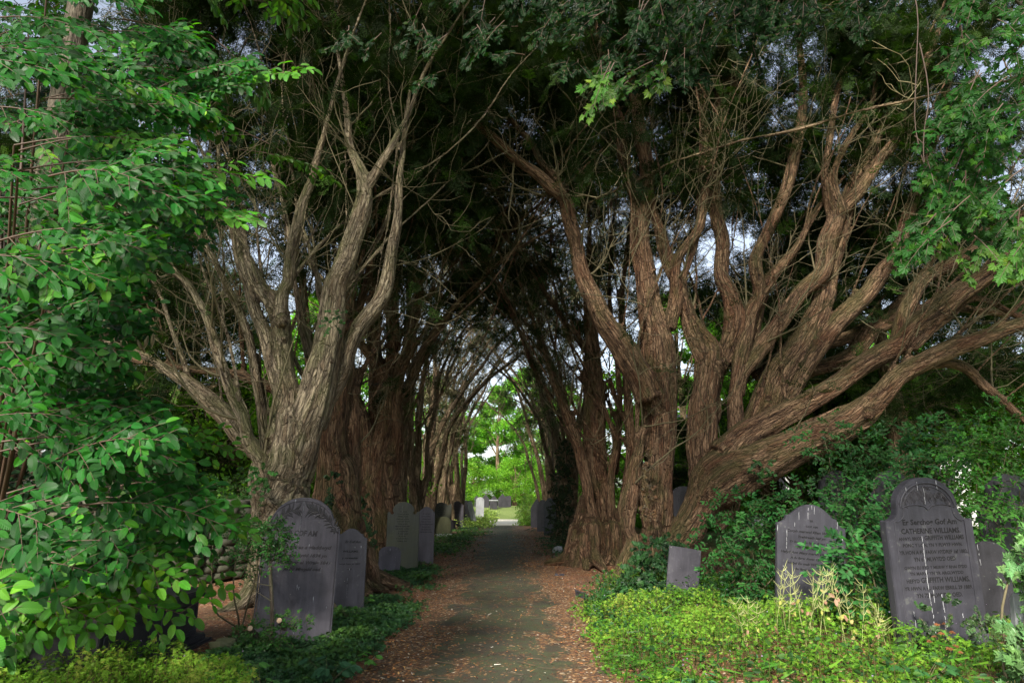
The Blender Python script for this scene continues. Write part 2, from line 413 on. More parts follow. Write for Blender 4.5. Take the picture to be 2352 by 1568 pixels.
def outline(style, w, h):
    """right half of the head as (x, z) from shoulder to apex, mirrored"""
    a = w / 2
    if style == 'shouldered':                     # little scooped shoulder, then a big segmental arch
        s = h * .10; pts = [(a, h - s * 2.1)] + [(a - .035 * w - .045 * w * (1 - cos(t)), h - s * 2.1 + .055 * w * sin(t)) for t in np.linspace(0.1, pi / 2, 5)]
        x0, z0 = pts[-1]; pts += [(x0 - .005, z0 + .012)]
        x0, z0 = pts[-1]
        pts += [(x0 * cos(t), z0 + (h - z0) * sin(t)) for t in np.linspace(0.06, pi / 2, 12)]
    elif style == 'ogee':                         # scooped corners then a bell shaped head
        z1 = h - .30 * w; pts = [(a, z1)]
        pts += [(a - .13 * w * sin(t), z1 + .12 * w * (1 - cos(t))) for t in np.linspace(.2, pi / 2, 5)]
        z2 = z1 + .12 * w; pts += [(a - .17 * w, z2 + .005)]
        pts += [((a - .17 * w) - (a - .17 * w) * t, z2 + (h - z2) * (sin(t ** .62 * pi - pi / 2) * .5 + .5)) for t in np.linspace(.06, 1, 16)]
    elif style == 'arched':                       # square shoulder ears and round centre
        z1 = h - .46 * w; pts = [(a, z1), (a - .015 * w, z1 + .015)]
        pts += [(a - .15 * w * sin(t), z1 + .13 * w * (1 - cos(t))) for t in np.linspace(.25, pi / 2, 4)]
        z2 = z1 + .14 * w; x2 = a - .15 * w; pts += [(x2, z2 + .02 * w)]
        pts += [(x2 * cos(t), z2 + .02 * w + (h - z2 - .02 * w) * sin(t)) for t in np.linspace(.08, pi / 2, 12)]
    elif style == 'notched':                      # round head cut off from the shoulders by deep notches
        z1 = h - .36 * w; pts = [(a, z1), (a - .02 * w, z1 + .05 * w), (a - .07 * w, z1 + .05 * w), (a - .10 * w, z1 - .01 * w), (a - .17 * w, z1 - .02 * w), (a - .21 * w, z1 + .03 * w), (a - .16 * w, z1 + .09 * w)]
        z2 = z1 + .10 * w; x2 = a - .17 * w
        pts += [(x2 * cos(t), z2 + (h - z2) * sin(t)) for t in np.linspace(.1, pi / 2, 12)]
    elif style == 'scalloped':
        z1 = h - .10 * w; pts = [(a, z1 - .02), (a - .03 * w, z1 + .05 * w)]
        pts += [(a - .04 * w - .24 * w * t, z1 + .05 * w - .09 * w * sin(t * pi)) for t in np.linspace(.15, .95, 5)]
        pts += [(.2 * w * (1 - t), z1 + .045 * w + .07 * w * sin(t * pi / 2) * .8) for t in np.linspace(0, 1, 5)]
    elif style == 'pointed':
        z1 = h - .55 * w; pts = [(a, z1)] + [(a * (1 - sin(t)) + 0.0, z1 + .55 * w * (1 - (1 - t / (pi / 2)) ** 1.8)) for t in np.linspace(.15, pi / 2, 8)]
    elif style == 'low':
        pts = [(a, h - .2 * w), (a - .05 * w, h - .2 * w + .01), (a - .05 * w, h - .16 * w)] + [((a - .05 * w) * cos(t), h - .16 * w + .16 * w * sin(t)) for t in np.linspace(.15, pi / 2, 9)]
    elif style == 'square':
        pts = [(a, h - .004), (0, h)]
    else:                                         # plain round head
        pts = [(a * cos(t), h - a * .9 + a * .9 * sin(t)) for t in np.linspace(0, pi / 2, 12)]
    left = [(-x, z) for x, z in pts[::-1] if x > 1e-4]
    return [(a, -.35)] + pts + left + [(-a, -.35)]
FONT = bpy.data.fonts.get('Bfont')
def text_mesh(name, lines, mat, parent, y, depth=.0015):
    """lines: (text, cx, z, height, max_width, shear) -> ONE mesh of cut letters just proud of the face"""
    bm = bmesh.new()
    dg = None
    for tx, cx, z, hgt, mw, sh in lines:
        cu = bpy.data.curves.new('t', 'FONT'); cu.body = tx; cu.size = 1; cu.align_x = 'CENTER'; cu.shear = sh; cu.offset = .03; cu.resolution_u = 2
        ob = bpy.data.objects.new('t', cu); COL.objects.link(ob); bpy.context.view_layer.update()
        me = bpy.data.meshes.new_from_object(ob.evaluated_get(bpy.context.evaluated_depsgraph_get()))
        bpy.data.objects.remove(ob); bpy.data.curves.remove(cu)
        n = len(me.vertices)
        if n:
            co = np.empty(n * 3); me.vertices.foreach_get('co', co); co = co.reshape(-1, 3)
            wd = co[:, 0].max() - co[:, 0].min(); k = hgt / .72; kx = min(k * 1.25, mw / wd)
            out = np.stack([cx + (co[:, 0] - (co[:, 0].max() + co[:, 0].min()) / 2) * kx, np.full(n, y), z + co[:, 1] * k], -1)
            me.vertices.foreach_set('co', out.ravel()); bm.from_mesh(me)
        bpy.data.meshes.remove(me)
    o = bm_obj(bm, name, mat, parent); return o
def strip(mb, pts, w, y, tint=(1, 1, 1)):
    """flat tapered stroke on the stone face (x, z points)"""
    pts = np.asarray(pts, float); d = np.gradient(pts, axis=0); d /= np.linalg.norm(d, axis=1)[:, None] + 1e-9
    nr = np.stack([-d[:, 1], d[:, 0]], -1); w = np.broadcast_to(w, (len(pts),))[:, None]
    a = pts + nr * w; b = pts - nr * w; m = len(pts)
    ridge = np.column_stack([pts[:, 0], np.full(m, y - .006), pts[:, 1]])
    V = np.vstack([np.column_stack([a[:, 0], np.full(m, y), a[:, 1]]), ridge, np.column_stack([b[:, 0], np.full(m, y), b[:, 1]])])
    i = np.arange(m - 1); Q = np.vstack([np.stack([i, i + 1, m + i + 1, m + i], -1), np.stack([m + i, m + i + 1, 2 * m + i + 1, 2 * m + i], -1)])
    mb.add(V, Q, tint=tint)
def lime_marks(parent, spots, y, seed=1):
    rs = random.Random(seed); mb = MB()
    for x, z, ln, w in spots:
        n = max(3, int(ln / .05) + 2); cur = z; xx = x
        while cur > z - ln:
            seg = rs.uniform(.02, .09); k = 4
            pts = [(xx + rs.uniform(-.002, .002), cur - seg * i / k) for i in range(k + 1)]
            strip(mb, pts, [w * .6 * rs.uniform(.3, 1.0) * c for c in (.3, 1, .9, .7, .2)], y - .001)
            cur -= seg + rs.uniform(0, .035); xx += rs.uniform(-.004, .004)
            if ln < .03: break
    return mb.build('bird_lime', M['lime'], parent)

def headstone(label, px, py, d, w, h, style='round', mat='slate', th=.06, yaw=0, roll=0, lean=0, group=None, base_z=None, cat='gravestone', name='headstone', sink=0):
    """stands so that the middle of its foot projects near (px, py) at distance d"""
    p = (px, d); z = base_z
    t = thing(name, label, cat, (p[0], p[1], z - sink), (radians(lean), radians(roll), radians(yaw)), group)
    bm = extrude_outline(outline(style, w, h), -th / 2, th / 2, .007)
    for v in bm.verts:                       # hand-dressed, slightly uneven faces
        q = v.co; v.co.y += .0007 * sin(q.x * 9 + q.z * 7 + px)
    bm_obj(bm, 'slab', M[mat], t)
    return t
def moulding(parent, style, w, h, inset, y, mat, name='moulding', r=.006, zmin=.15):
    pts = outline(style, w - 2 * inset, h - inset); pts = [p for p in pts if p[1] > -.1]
    pts = [(pts[0][0], zmin)] + pts + [(pts[-1][0], zmin)]
    mb = MB(); tube(mb, [(x, y, z) for x, z in pts], r, 5); return mb.build(name, mat, parent)
def scribble_lines(rs, n, z0, dz, w, hgt, words):
    out = []
    for i in range(n): out.append((words[i % len(words)], rs.uniform(-.01, .01), z0 - dz * i, hgt * rs.uniform(.9, 1.1), w * rs.uniform(.55, 1.0), rs.uniform(.0, .25)))
    return out

# ---- setting: ground, path -----------------------------------------------------------
def grid_mesh(name, xs, ys, zoff, mat, fn=None):
    X, Y = np.meshgrid(xs, ys); Z = terrain(X, Y) + zoff
    if fn is not None: X, Y, Z = fn(X, Y, Z)
    V = np.stack([X, Y, Z], -1).reshape(-1, 3); nx, ny = len(xs), len(ys)
    i = np.arange(ny - 1)[:, None] * nx; j = np.arange(nx - 1)[None, :]
    Q = np.stack([i + j, i + j + 1, i + nx + j + 1, i + nx + j], -1).reshape(-1, 4)
    mb = MB().add(V, Q); return mb.build(name, mat)
def warp(n, a, b, p=2.0):
    t = np.linspace(-1, 1, n); return np.sign(t) * np.abs(t) ** p * (b - a) / 2 + (a + b) / 2
s = NT('earth_and_litter'); g = s.node('ShaderNodeNewGeometry').outputs['Position']
sep = s.node('ShaderNodeSeparateXYZ'); s.L(g, sep.inputs[0])
vor = s.node('ShaderNodeTexVoronoi'); vor.inputs['Scale'].default_value = 42; s.L(s.mapping(g, (1, 1, 1)), vor.inputs['Vector'])
n1 = s.noise(g, 1.1, 5, .6, .6); n2 = s.noise(g, 34, 4, .7); n3 = s.noise(g, .5, 3)
sepc = s.node('ShaderNodeSeparateColor'); s.L(vor.outputs['Color'], sepc.inputs[0])
chips = s.ramp(sepc.outputs[0], [(0, (.045, .024, .016)), (.3, (.13, .058, .034)), (.6, (.24, .095, .045)), (.82, (.36, .16, .06)), (.95, (.48, .33, .19)), (1, (.6, .52, .4))])
soil = s.mix(n2, (.045, .030, .021), (.14, .085, .055))
c = s.mix(s.ramp(n1, [(.35, .35), (.6, .95)]), soil, chips)
c = s.mix(s.ramp(s.noise(g, 2.3, 4, .6), [(.56, 0), (.72, .5)]), c, (.05, .065, .022))
far = s.ramp(s.math('MULTIPLY', sep.outputs[1], .01), [(.385, 0), (.43, 1)])
grass = s.mix(s.noise(g, 3, 5, .7), (.07, .14, .02), (.20, .22, .08))
sidem = s.ramp(s.math('MULTIPLY', s.math('ABSOLUTE', sep.outputs[0]), .05), [(.26, 0), (.34, 1)])
c = s.mix(s.math('MAXIMUM', far, sidem), c, grass)
M['ground'] = s.out(c, .9, s.bump(s.math('ADD', n2, vor.outputs['Distance']), .8, .02), .25)
xs = np.concatenate([[-450, -200, -100], np.arange(-60, -12, 3), np.arange(-12, -4, .5), np.arange(-4, 5, .1), np.arange(5, 12, .5), np.arange(12, 60, 3), [100, 200, 450]])
ys = np.concatenate([[-200, -60, -20], np.arange(-8, 3, 1.0), np.arange(3, 22, .12), np.arange(22, 60, .6), np.arange(60, 120, 6), [200, 450, 800]])
tag(grid_mesh('ground', xs, ys, 0, M['ground']), kind='structure')

s = NT('mossy_tarmac'); g = s.node('ShaderNodeNewGeometry').outputs['Position']
sep = s.node('ShaderNodeSeparateXYZ'); s.L(g, sep.inputs[0])
n1 = s.noise(g, .9, 5, .65, .5); n2 = s.noise(g, 70, 3, .7); n3 = s.noise(s.mapping(g, (1.7, .8, 1)), 1.7, 5, .7, .8)
base = s.mix(n1, (.029, .027, .019), (.050, .047, .030)); base = s.mix(s.ramp(s.noise(g, 2.2, 4, .7), [(.40, 0), (.58, .9)]), base, (.050, .062, .026))
base = s.mix(s.ramp(s.noise(g, 5.5, 5, .75), [(.5, 0), (.62, .7)]), base, (.05, .030, .018))
base = s.mix(s.ramp(n2, [(.35, .5), (.55, 0)]), base, (.02, .02, .018)); base = s.mix(s.ramp(n2, [(.66, 0), (.78, .7)]), base, (.16, .15, .12))
vor = s.node('ShaderNodeTexVoronoi'); vor.inputs['Scale'].default_value = 46; s.L(g, vor.inputs['Vector'])
sepc = s.node('ShaderNodeSeparateColor'); s.L(vor.outputs['Color'], sepc.inputs[0])
chips = s.ramp(sepc.outputs[0], [(0, (.035, .022, .015)), (.35, (.075, .040, .024)), (.7, (.145, .070, .030)), (.93, (.26, .15, .06)), (1, (.45, .38, .28))])

sp2 = s.node('ShaderNodeSeparateXYZ'); s.L(s.attr('luv').outputs['Vector'], sp2.inputs[0])
e = s.math('ADD', s.math('ABSOLUTE', sp2.outputs[0]), s.math('MULTIPLY', s.math('SUBTRACT', n3, .5), 2.3))
lit = s.ramp(e, [(.40, 0), (.62, 1)])
lit = s.math('MAXIMUM', lit, s.ramp(s.math('MULTIPLY', n3, sepc.outputs[1]), [(.42, 0), (.47, 1)]))
c = s.mix(lit, base, chips)
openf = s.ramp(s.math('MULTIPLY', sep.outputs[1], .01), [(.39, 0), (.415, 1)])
c = s.mix(openf, c, s.mix(n2, (.50, .46, .38), (.68, .64, .55)))  # open end: sunlight painted into the path as a pale colour
M['path'] = s.out(c, .8, s.bump(s.math('ADD', n2, s.math('MULTIPLY', lit, vor.outputs['Distance'])), .6, .012), .35)
def path_fn(X, Y, Z):
    return X, Y, Z
ys = np.concatenate([np.arange(-8, 3, 1.0), np.arange(3, 22, .12), np.arange(22, 50.6, .5)])
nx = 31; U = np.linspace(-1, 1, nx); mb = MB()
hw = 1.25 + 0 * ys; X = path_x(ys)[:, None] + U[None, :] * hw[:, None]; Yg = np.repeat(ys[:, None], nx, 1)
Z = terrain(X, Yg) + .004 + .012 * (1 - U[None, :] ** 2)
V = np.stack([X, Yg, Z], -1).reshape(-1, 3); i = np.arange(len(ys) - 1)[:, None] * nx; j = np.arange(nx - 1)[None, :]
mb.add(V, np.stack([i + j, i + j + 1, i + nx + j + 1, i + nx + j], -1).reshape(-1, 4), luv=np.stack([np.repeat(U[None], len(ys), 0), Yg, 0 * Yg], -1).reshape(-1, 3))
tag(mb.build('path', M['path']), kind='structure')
# ------------------------------------------------------------------ yews
def build_trunk(curves, mat, parent, origin, voxel, seed=1, flute=1.0, name='trunk', ncap=14):
    """curves: arrays (n,4) x y z r.  Fused into one skin, then fluted along the grain."""
    curves = [np.column_stack([c[:, :3], np.maximum(c[:, 3], voxel * .8)]) for c in curves]
    mb = MB(); C = []; E1s = []; E2s = []; TG = []; AL = []; R = []
    for ci, c in enumerate(curves):
        tube(mb, c[:, :3], c[:, 3], ncap, cap=True)
        tg, e1, e2 = frames(c[:, :3]); L = np.concatenate([[0], np.cumsum(np.linalg.norm(np.diff(c[:, :3], axis=0), axis=1))]) + ci * 3.7
        C.append(c[:, :3]); E1s.append(e1); E2s.append(e2); TG.append(tg); AL.append(L); R.append(c[:, 3])
    me = mb.mesh('tmp'); ob = bpy.data.objects.new('tmp', me); COL.objects.link(ob)
    m = ob.modifiers.new('r', 'REMESH'); m.mode = 'VOXEL'; m.voxel_size = voxel; m.adaptivity = 0
    m = ob.modifiers.new('s', 'SMOOTH'); m.factor = .5; m.iterations = 4
    bpy.context.view_layer.update(); dg = bpy.context.evaluated_depsgraph_get()
    em = bpy.data.meshes.new_from_object(ob.evaluated_get(dg)); bpy.data.objects.remove(ob); bpy.data.meshes.remove(me)
    n = len(em.vertices); V = np.empty(n * 3); em.vertices.foreach_get('co', V); V = V.reshape(-1, 3)
    N = np.empty(n * 3); em.vertices.foreach_get('normal', N); N = N.reshape(-1, 3)
    C, E1s, E2s, TG, AL, R = map(np.concatenate, (C, E1s, E2s, TG, AL, R))
    idx = np.empty(n, int); C32 = C.astype(np.float32); c2 = (C32 ** 2).sum(1)
    for a in range(0, n, 20000):
        v = V[a:a + 20000].astype(np.float32)
        d2 = np.maximum((v ** 2).sum(1)[:, None] - 2 * v @ C32.T + c2[None], 1e-8)
        idx[a:a + 20000] = np.argmin(np.sqrt(d2) - R[None].astype(np.float32), 1)
    D = V - C[idx]
    loc = np.stack([(D * E1s[idx]).sum(1), (D * E2s[idx]).sum(1), AL[idx] + (D * TG[idx]).sum(1)], -1)
    r = R[idx]
    n1 = vnoise(loc * [4.0, 4.0, .55], seed); n2 = vnoise(loc * [10, 10, 1.3], seed + 1); n3 = vnoise(loc * [3, 3, 3.0], seed + 2)
    n4 = vnoise(loc * [24, 24, 5], seed + 5)
    amp = np.clip(r / .28, .12, 1.15)
    disp = (-.085 * np.abs(n1) ** .8 + .035 + .022 * n2 + .018 * n3 + .008 * n4) * amp * flute
    V = V + N * disp[:, None] - origin
    em.vertices.foreach_set('co', V.astype(np.float32).ravel())
    a = em.attributes.new('luv', 'FLOAT_VECTOR', 'POINT'); a.data.foreach_set('vector', loc.astype(np.float32).ravel())
    em.polygons.foreach_set('use_smooth', np.ones(len(em.polygons), bool)); em.materials.clear(); em.materials.append(mat); em.name = name
    em.update()
    return link(name, em, parent)

def curve4(pts, per=5, wob=0.0, rs=None):
    c = catmull(np.asarray(pts, float), per)
    c[:, 3] = np.maximum(c[:, 3], .004)
    if wob and rs is not None:
        ph = rs.uniform(0, 9, 3); t = np.arange(len(c))
        for k in range(3): c[:, k] += wob * np.sin(t * .9 + ph[k]) * np.minimum(1, t / 4)
    return c
def grow(rs, p, d, L, seg=7, up=.12, wob=.22, grav=0.0):
    pts = [np.array(p, float)]; d = np.array(d, float); d /= np.linalg.norm(d) + 1e-9; st = L / seg
    for i in range(seg):
        d = d + rs.normal(size=3) * wob + np.array([0, 0, up - grav * i / seg]); d /= np.linalg.norm(d)
        pts.append(pts[-1] + d * st)
    return np.array(pts)
class Crown:
    tk = 1.0; tmat = 'twig'
    def __init__(s, rs): s.rs = rs; s.tw = MB(); s.pos = []; s.X = []; s.N = []; s.sc = []; s.ntw = 0
    def sprays(s, p, d, n, scale):
        rs = s.rs
        for _ in range(n):
            s.pos.append(p + rs.normal(size=3) * .07); dd = d + rs.normal(size=3) * .55; dd[2] -= .12
            s.X.append(dd); s.N.append(np.array([0, 0, 1.0]) + rs.normal(size=3) * .45); s.sc.append(scale * rs.uniform(.6, 1.25))
    def branch(s, p, d, L, r, leafy, children=5, up=.12, sp=3, ssc=.34, grav=0, l2=(.5, 1.4)):
        rs = s.rs; b = grow(rs, p, d, L, 9, up * .8, .13, grav)
        rr = np.linspace(r, r * .3, len(b)); tube(s.tw, b, rr, 5 if r > .02 else 4); 
        for k in range(children):
            i = rs.integers(1, len(b)); t = b[i] - b[i - 1]; t /= np.linalg.norm(t)
            dd = t * .8 + rs.normal(size=3) * .65; dd[2] += .1
            l = rs.uniform(*l2); c = grow(rs, b[i], dd, l, 5, up * .6, .28, grav)
            tube(s.tw, c, np.linspace(max(.006, r * .4) * s.tk, .0035 * s.tk, len(c)), 3)
            for q in range(1, len(c)):
                f = leafy(c[q])
                if f > 0 and rs.random() < f:
                    s.sprays(c[q], c[q] - c[q - 1], sp, ssc) if sp >= 1 else None
            if rs.random() < .7:
                j = rs.integers(1, len(c)); e = grow(rs, c[j], (c[j] - c[j - 1]) * 1.0 + rs.normal(size=3) * .09, rs.uniform(.25, .7), 4, .05, .3)
                tube(s.tw, e, np.linspace(.005, .003, len(e)) * s.tk, 3)
                f = leafy(e[-1])
                if f > 0 and rs.random() < f: s.sprays(e[-1], e[-1] - e[-2], sp, ssc)
        f = leafy(b[-1])
        if f > 0: s.sprays(b[-1], b[-1] - b[-2], sp + 1, ssc)
    def build(s, parent, origin, tint=(.016, .030, .008), var=.35, mat='yew', name='crown', tname='branches', bright=(.04, .085, .014), pb=.12):
        rs = s.rs
        if s.tw.V:
            s.tw.V = [v - origin for v in s.tw.V]; s.tw.build(tname, M[s.tmat], parent)
        n = len(s.pos)
        if not n: return
        pos = np.array(s.pos) - origin; X = np.array(s.X); N = np.array(s.N); sc = np.array(s.sc)
        cl = vnoise((pos + origin) * .85, 6.6) + .5 * vnoise((pos + origin) * 2.1, 6.7); hz = np.clip((pos[:, 2] - 6.5) / 3, 0, 1)
        keep = np.where(cl > -.12)[0]; dup = np.where((cl > .05) | ((hz > rs.random(n)) & (cl > -.2)))[0]; ix = np.concatenate([keep, dup]); n = len(ix)
        pos = pos[ix] + rs.normal(size=(n, 3)) * .09; X = X[ix] + rs.normal(size=(n, 3)) * .2; N = N[ix]; sc = sc[ix]
        cl = vnoise(pos * 1.1, 5.5)[:, None] * .35
        T = np.array(tint)[None] * (1 + cl + rs.uniform(-var, var, (n, 1))) * (1 + rs.uniform(-.08, .08, (n, 3)))
        bsel = rs.random(n) < pb; T[bsel] = np.array(bright) * rs.uniform(.6, 1.1, (bsel.sum(), 1)); T = np.clip(T, .004, 1)
        mb = MB(); h = rs.random(n) < .5
        scatter(mb, FROND_A, pos[h], X[h], N[h], sc[h], T[h]); scatter(mb, FROND_B, pos[~h], X[~h], N[~h], sc[~h], T[~h])
        mb.build(name, M[mat], parent, smooth=False)

def avenue_leafy(p):
    """yews keep foliage only where light reaches: high up and on the outer side"""
    u = abs(p[0] - path_x(p[1]))
    return float(np.clip((p[2] - 5.8) / 2.4, .0, 1) * 1.0 + np.clip((u - 4.6) / 2, 0, 1) * np.clip((p[2] - 2.2) / 1.6, 0, .38) + (.07 if p[2] > 3.6 else 0))

def crop(x0, y0, k):                                  # reading positions off an enlarged detail
    return lambda x, y: (x0 + x * k, y0 + y * k, k)
c5 = crop(376.3, 282.2, .5398); c6 = crop(1034.9, 0, .5399); c7 = crop(1599.4, 0, .72); c3 = crop(1270, 940.8, .3); cD = crop(0, 0, 1.0)
def limb(cr, d0, pts, foot=None):
    """pts (x, y, half width, depth offset) in the enlarged detail -> world curve points"""
    out = []
    for q in pts:
        x, y, hw = q[:3]; dd = q[3] if len(q) > 3 else 0
        X, Y, k = cr(x, y); w = P(X, Y, d0 + dd); out.append((*w, hw * k * rad_at(Y, d0 + dd)))
    if foot: out = [foot_pt(f) for f in foot][::1] + out
    return out
def foot_pt(f):                                       # (px, d, radius, height): a foot on the ground
    px, d, r, z = f; x = x_at(px, d, 0); return (x, d, z + tz(x, d), r)
def roots(x, y, r, n, rs):
    out = []; z = tz(x, y)
    for i in range(n):
        a = 2 * pi * i / n + rs.uniform(-.4, .4); k = rs.uniform(.8, 1.25); c, s_ = cos(a), sin(a)
        out.append(curve4([(x + c * r * .45, y + s_ * r * .45, z + .75 * k, r * .38), (x + c * r * .72, y + s_ * r * .72, z + .32, r * .34), (x + c * r * 1.15 * k, y + s_ * r * 1.15 * k, z + .08, r * .25), (x + c * r * 1.9 * k, y + s_ * r * 1.9 * k, z - .04, r * .14)], 4, .01, rs))
    return out
def extend(c, rs, n=6, step=.85):
    """carry a limb on past the last traced point, thinning"""
    d = c[-1, :3] - c[-3, :3]; d /= np.linalg.norm(d) + 1e-9; r = c[-1, 3]; out = [c[-1]]
    for i in range(n):
        d = d + rs.normal(size=3) * .12 + np.array([0, 0, .1]); d /= np.linalg.norm(d)
        q = out[-1].copy(); q[:3] += d * step; q[3] = max(.008, q[3] * .80); out.append(q)
    return np.vstack([c[:-1], catmull(np.array(out), 3)])

def fan_stems(curves, base, n, rs, x_in=0.0, Lk=1.0):
    """the many slimmer stems that rise from the forks and fan out"""
    pool = [c[i] for c in curves for i in range(len(c)) if 2.2 < c[i, 2] < 5.2 and .06 < c[i, 3] < .26]
    out = []
    for q in range(n):
        s0 = pool[rs.integers(len(pool))]; p = s0[:3].copy(); r = min(s0[3] * .45, rs.uniform(.024, .055))
        d = np.array([(p[0] - base[0]) * .22 + rs.normal() * .28 + x_in, (p[1] - base[1]) * .2 + rs.normal() * .25 + .08, 1.0]); pts = [(*p, r)]; L = rs.uniform(4.5, 8.5) * Lk; k = 9
        for i in range(k):
            d = d + rs.normal(size=3) * .13; d[2] += .05; d /= np.linalg.norm(d); p = p + d * L / k; r *= .86; pts.append((*p, r))
        out.append(curve4(pts, 3, .015, rs))
    return out
def near_leafy(y0):
    def f(p):
        v = avenue_leafy(p)
        return v * (1.0 if p[1] > y0 + .6 or p[2] > 10.6 else .3 if p[1] > y0 - .4 else .05)
    return f
def traced_yew(label, base, limbs, mat, seed, voxel=.032, nb=90, leafy=None, group=None, flute=1.0, fan=18, Lk=1.5, x_in=0.0, wob=.012, sp=3, ext=True, ch=5, side=0, tint=(.016, .030, .008), knots=()):
    rs = np.random.default_rng(seed); org = np.array([base[0], base[1], tz(base[0], base[1])])
    t = thing('yew_tree', label, 'yew tree', org, group=group or 'old yews lining the path')
    curves = [curve4(l, 5, wob, rs) for l in limbs]
    mb_up = 0
    curves = [extend(c, rs) if (ext and c[-1, 3] < .22 and c[-1, 2] > 3.5) else c for c in curves]
    for l in limbs:
        if l[0][2] < .0 and l[0][3] > .3: curves += roots(l[0][0], l[0][1], l[0][3], 6, rs)
    curves += fan_stems(curves, base, fan, rs, x_in, Lk); leafy = leafy or near_leafy(base[1])
    k = [(np.array([(*kp, .02), (*(np.array(kp) + [0, -.02, 0]), kr), (*(np.array(kp) + [0, -kr * 1.1, 0]), kr * .75)])) for kp, kr in knots]
    build_trunk(curves + k, M[mat], t, org, voxel, seed, flute)
    cr = Crown(rs)
    pool = []
    for c in curves:
        for i in range(2, len(c)):
            if c[i, 3] < .17 and c[i, 2] > 1.7: pool.append((c, i, 1.0 if c[i, 2] < 4 else 2.0 if c[i, 2] < 7 else 3.2))
    if pool:
        w = np.array([q[2] for q in pool]); w /= w.sum()
        for q in rs.choice(len(pool), nb, p=w):
            c, i, _ = pool[q]; tg = c[i, :3] - c[i - 1, :3]; tg /= np.linalg.norm(tg) + 1e-9
            out = rs.normal(size=3) * .75; out[0] += side * .25
            r = min(.026, c[i, 3] * .5) * rs.uniform(.3, 1)
            cr.branch(c[i, :3] - 0 * tg, tg * .75 + out, rs.uniform(1.0, 2.7), max(.007, r), leafy, ch, .15, sp)
    cr.build(t, org, tint)
    return t

D0 = 10.0
def fx(px, d): return x_at(px, d, 0)
# ---- left, nearest yew
A = 10.2
limbsA = [
  limb(c5, A, [(515,1568,100),(535,1440,98),(548,1330,88),(545,1230,60),(538,1140,42),(512,960,38),(490,800,41),(425,720,30),(372,625,27),(338,520,18,.2),(300,430,12,.3)], foot=[(640,A,.46,-.3),(645,A,.42,.15)]),
  limb(c5, A, [(500,1340,70),(488,1240,36),(490,1110,34),(430,905,28),(372,740,25),(330,600,21),(292,450,16,.2),(268,330,13,.3),(240,200,10,.4),(222,60,8,.5)]),
  limb(c5, A-.1, [(492,830,30),(512,720,25),(532,640,24),(560,450,23),(610,290,18),(655,150,15),(690,0,12)]),
  limb(c5, A, [(540,1500,90),(590,1330,80),(650,1160,72),(700,950,58),(732,700,44),(780,570,41),(840,380,37),(855,260,31),(800,120,20),(775,-60,14)]),
  limb(c5, A, [(848,300,24),(900,220,23),(970,95,18),(1035,-20,12)]),
  limb(c5, A+.2, [(640,1290,50),(690,1180,45),(770,1040,33),(810,900,34),(915,765,30),(970,570,24),(998,350,17),(1012,150,13),(1035,-40,9)]),
  limb(c5, A-.2, [(455,1530,34),(420,1455,26),(372,1370,27),(330,1240,25),(262,1080,23),(222,950,20),(172,800,17),(100,685,14),(0,600,10)]),
  limb(c5, A+.2, [(450,1440,30),(418,1260,19),(392,1080,18),(352,880,18),(290,740,16),(222,600,14),(150,480,10)]),
  limb(c5, A+.9, [(540,1500,60),(440,1430,42),(340,1350,42),(240,1225,42),(120,1120,32),(0,1040,24),(-160,960,18),(-330,900,12)]),
  limb(c5, A+.3, [(470,1250,20),(440,1200,12),(415,1100,10),(405,1000,8)]),
  limb(cD, A+.2, [(612,1290,22),(600,1180,22),(588,1100,18),(590,1060,14)], foot=[(615,A+.2,.2,-.2)]),
  limb(cD, A-.1, [(640,1150,60),(600,1230,22),(585,1330,20),(572,1400,24)]),
  limb(c5, A+.6, [(620,1000,22),(590,860,20),(560,700,14),(540,560,12),(520,400,10),(470,200,9),(450,0,8)]),
  limb(c5, A+.5, [(700,830,20),(660,700,16),(640,600,14),(600,480,11),(560,330,9)]),
]
traced_yew('massive pale grey yew behind the big leaning slate, with a knot on its middle stem', (fx(645,A), A), limbsA, 'bark_grey', 11, .027, 230, fan=24, Lk=1.25,
           knots=[(P(*c5(508,842)[:2], A-.16), .10), (P(*c5(515,915)[:2], A-.14), .055)])
# ---- left, second yew (dark, just behind)
B = 12.6
limbsB = [
  limb(c5, B, [(720,1560,70),(715,1400,62),(725,1250,52),(760,1100,42),(775,950,34),(790,800,26),(800,640,20),(790,420,14),(800,250,11)], foot=[(762,B,.6,-.2),(760,B,.52,.8)]),
  limb(c5, B, [(780,1568,46),(765,1450,40),(700,1440,26),(660,1440,26),(650,1380,18),(655,1250,16)], foot=[(812,B,.4,-.2)]),
  limb(c5, B+.3, [(680,1300,34),(640,1100,28),(610,900,22),(590,700,18),(560,500,14),(510,300,11),(470,150,9)]),
  limb(c5, B+.2, [(800,1568,36),(805,1420,33),(800,1200,28),(790,1000,22),(830,800,18),(880,600,16),(930,450,13),(990,250,10)], foot=[(800,B,.34,-.2)]),
  limb(c5, B+.4, [(650,1000,18),(690,800,14),(700,600,12),(690,350,10),(640,100,8)]),
  limb(c5, B+.2, [(720,1300,20),(560,1180,26),(400,1100,24),(250,1060,20),(60,1040,16),(-120,1010,12)]),
]
traced_yew('dark reddish yew trunk between the big leaning slate and the twisted third yew', (fx(770,B), B), limbsB, 'bark_red', 12, .038, 260, x_in=.22, fan=20)
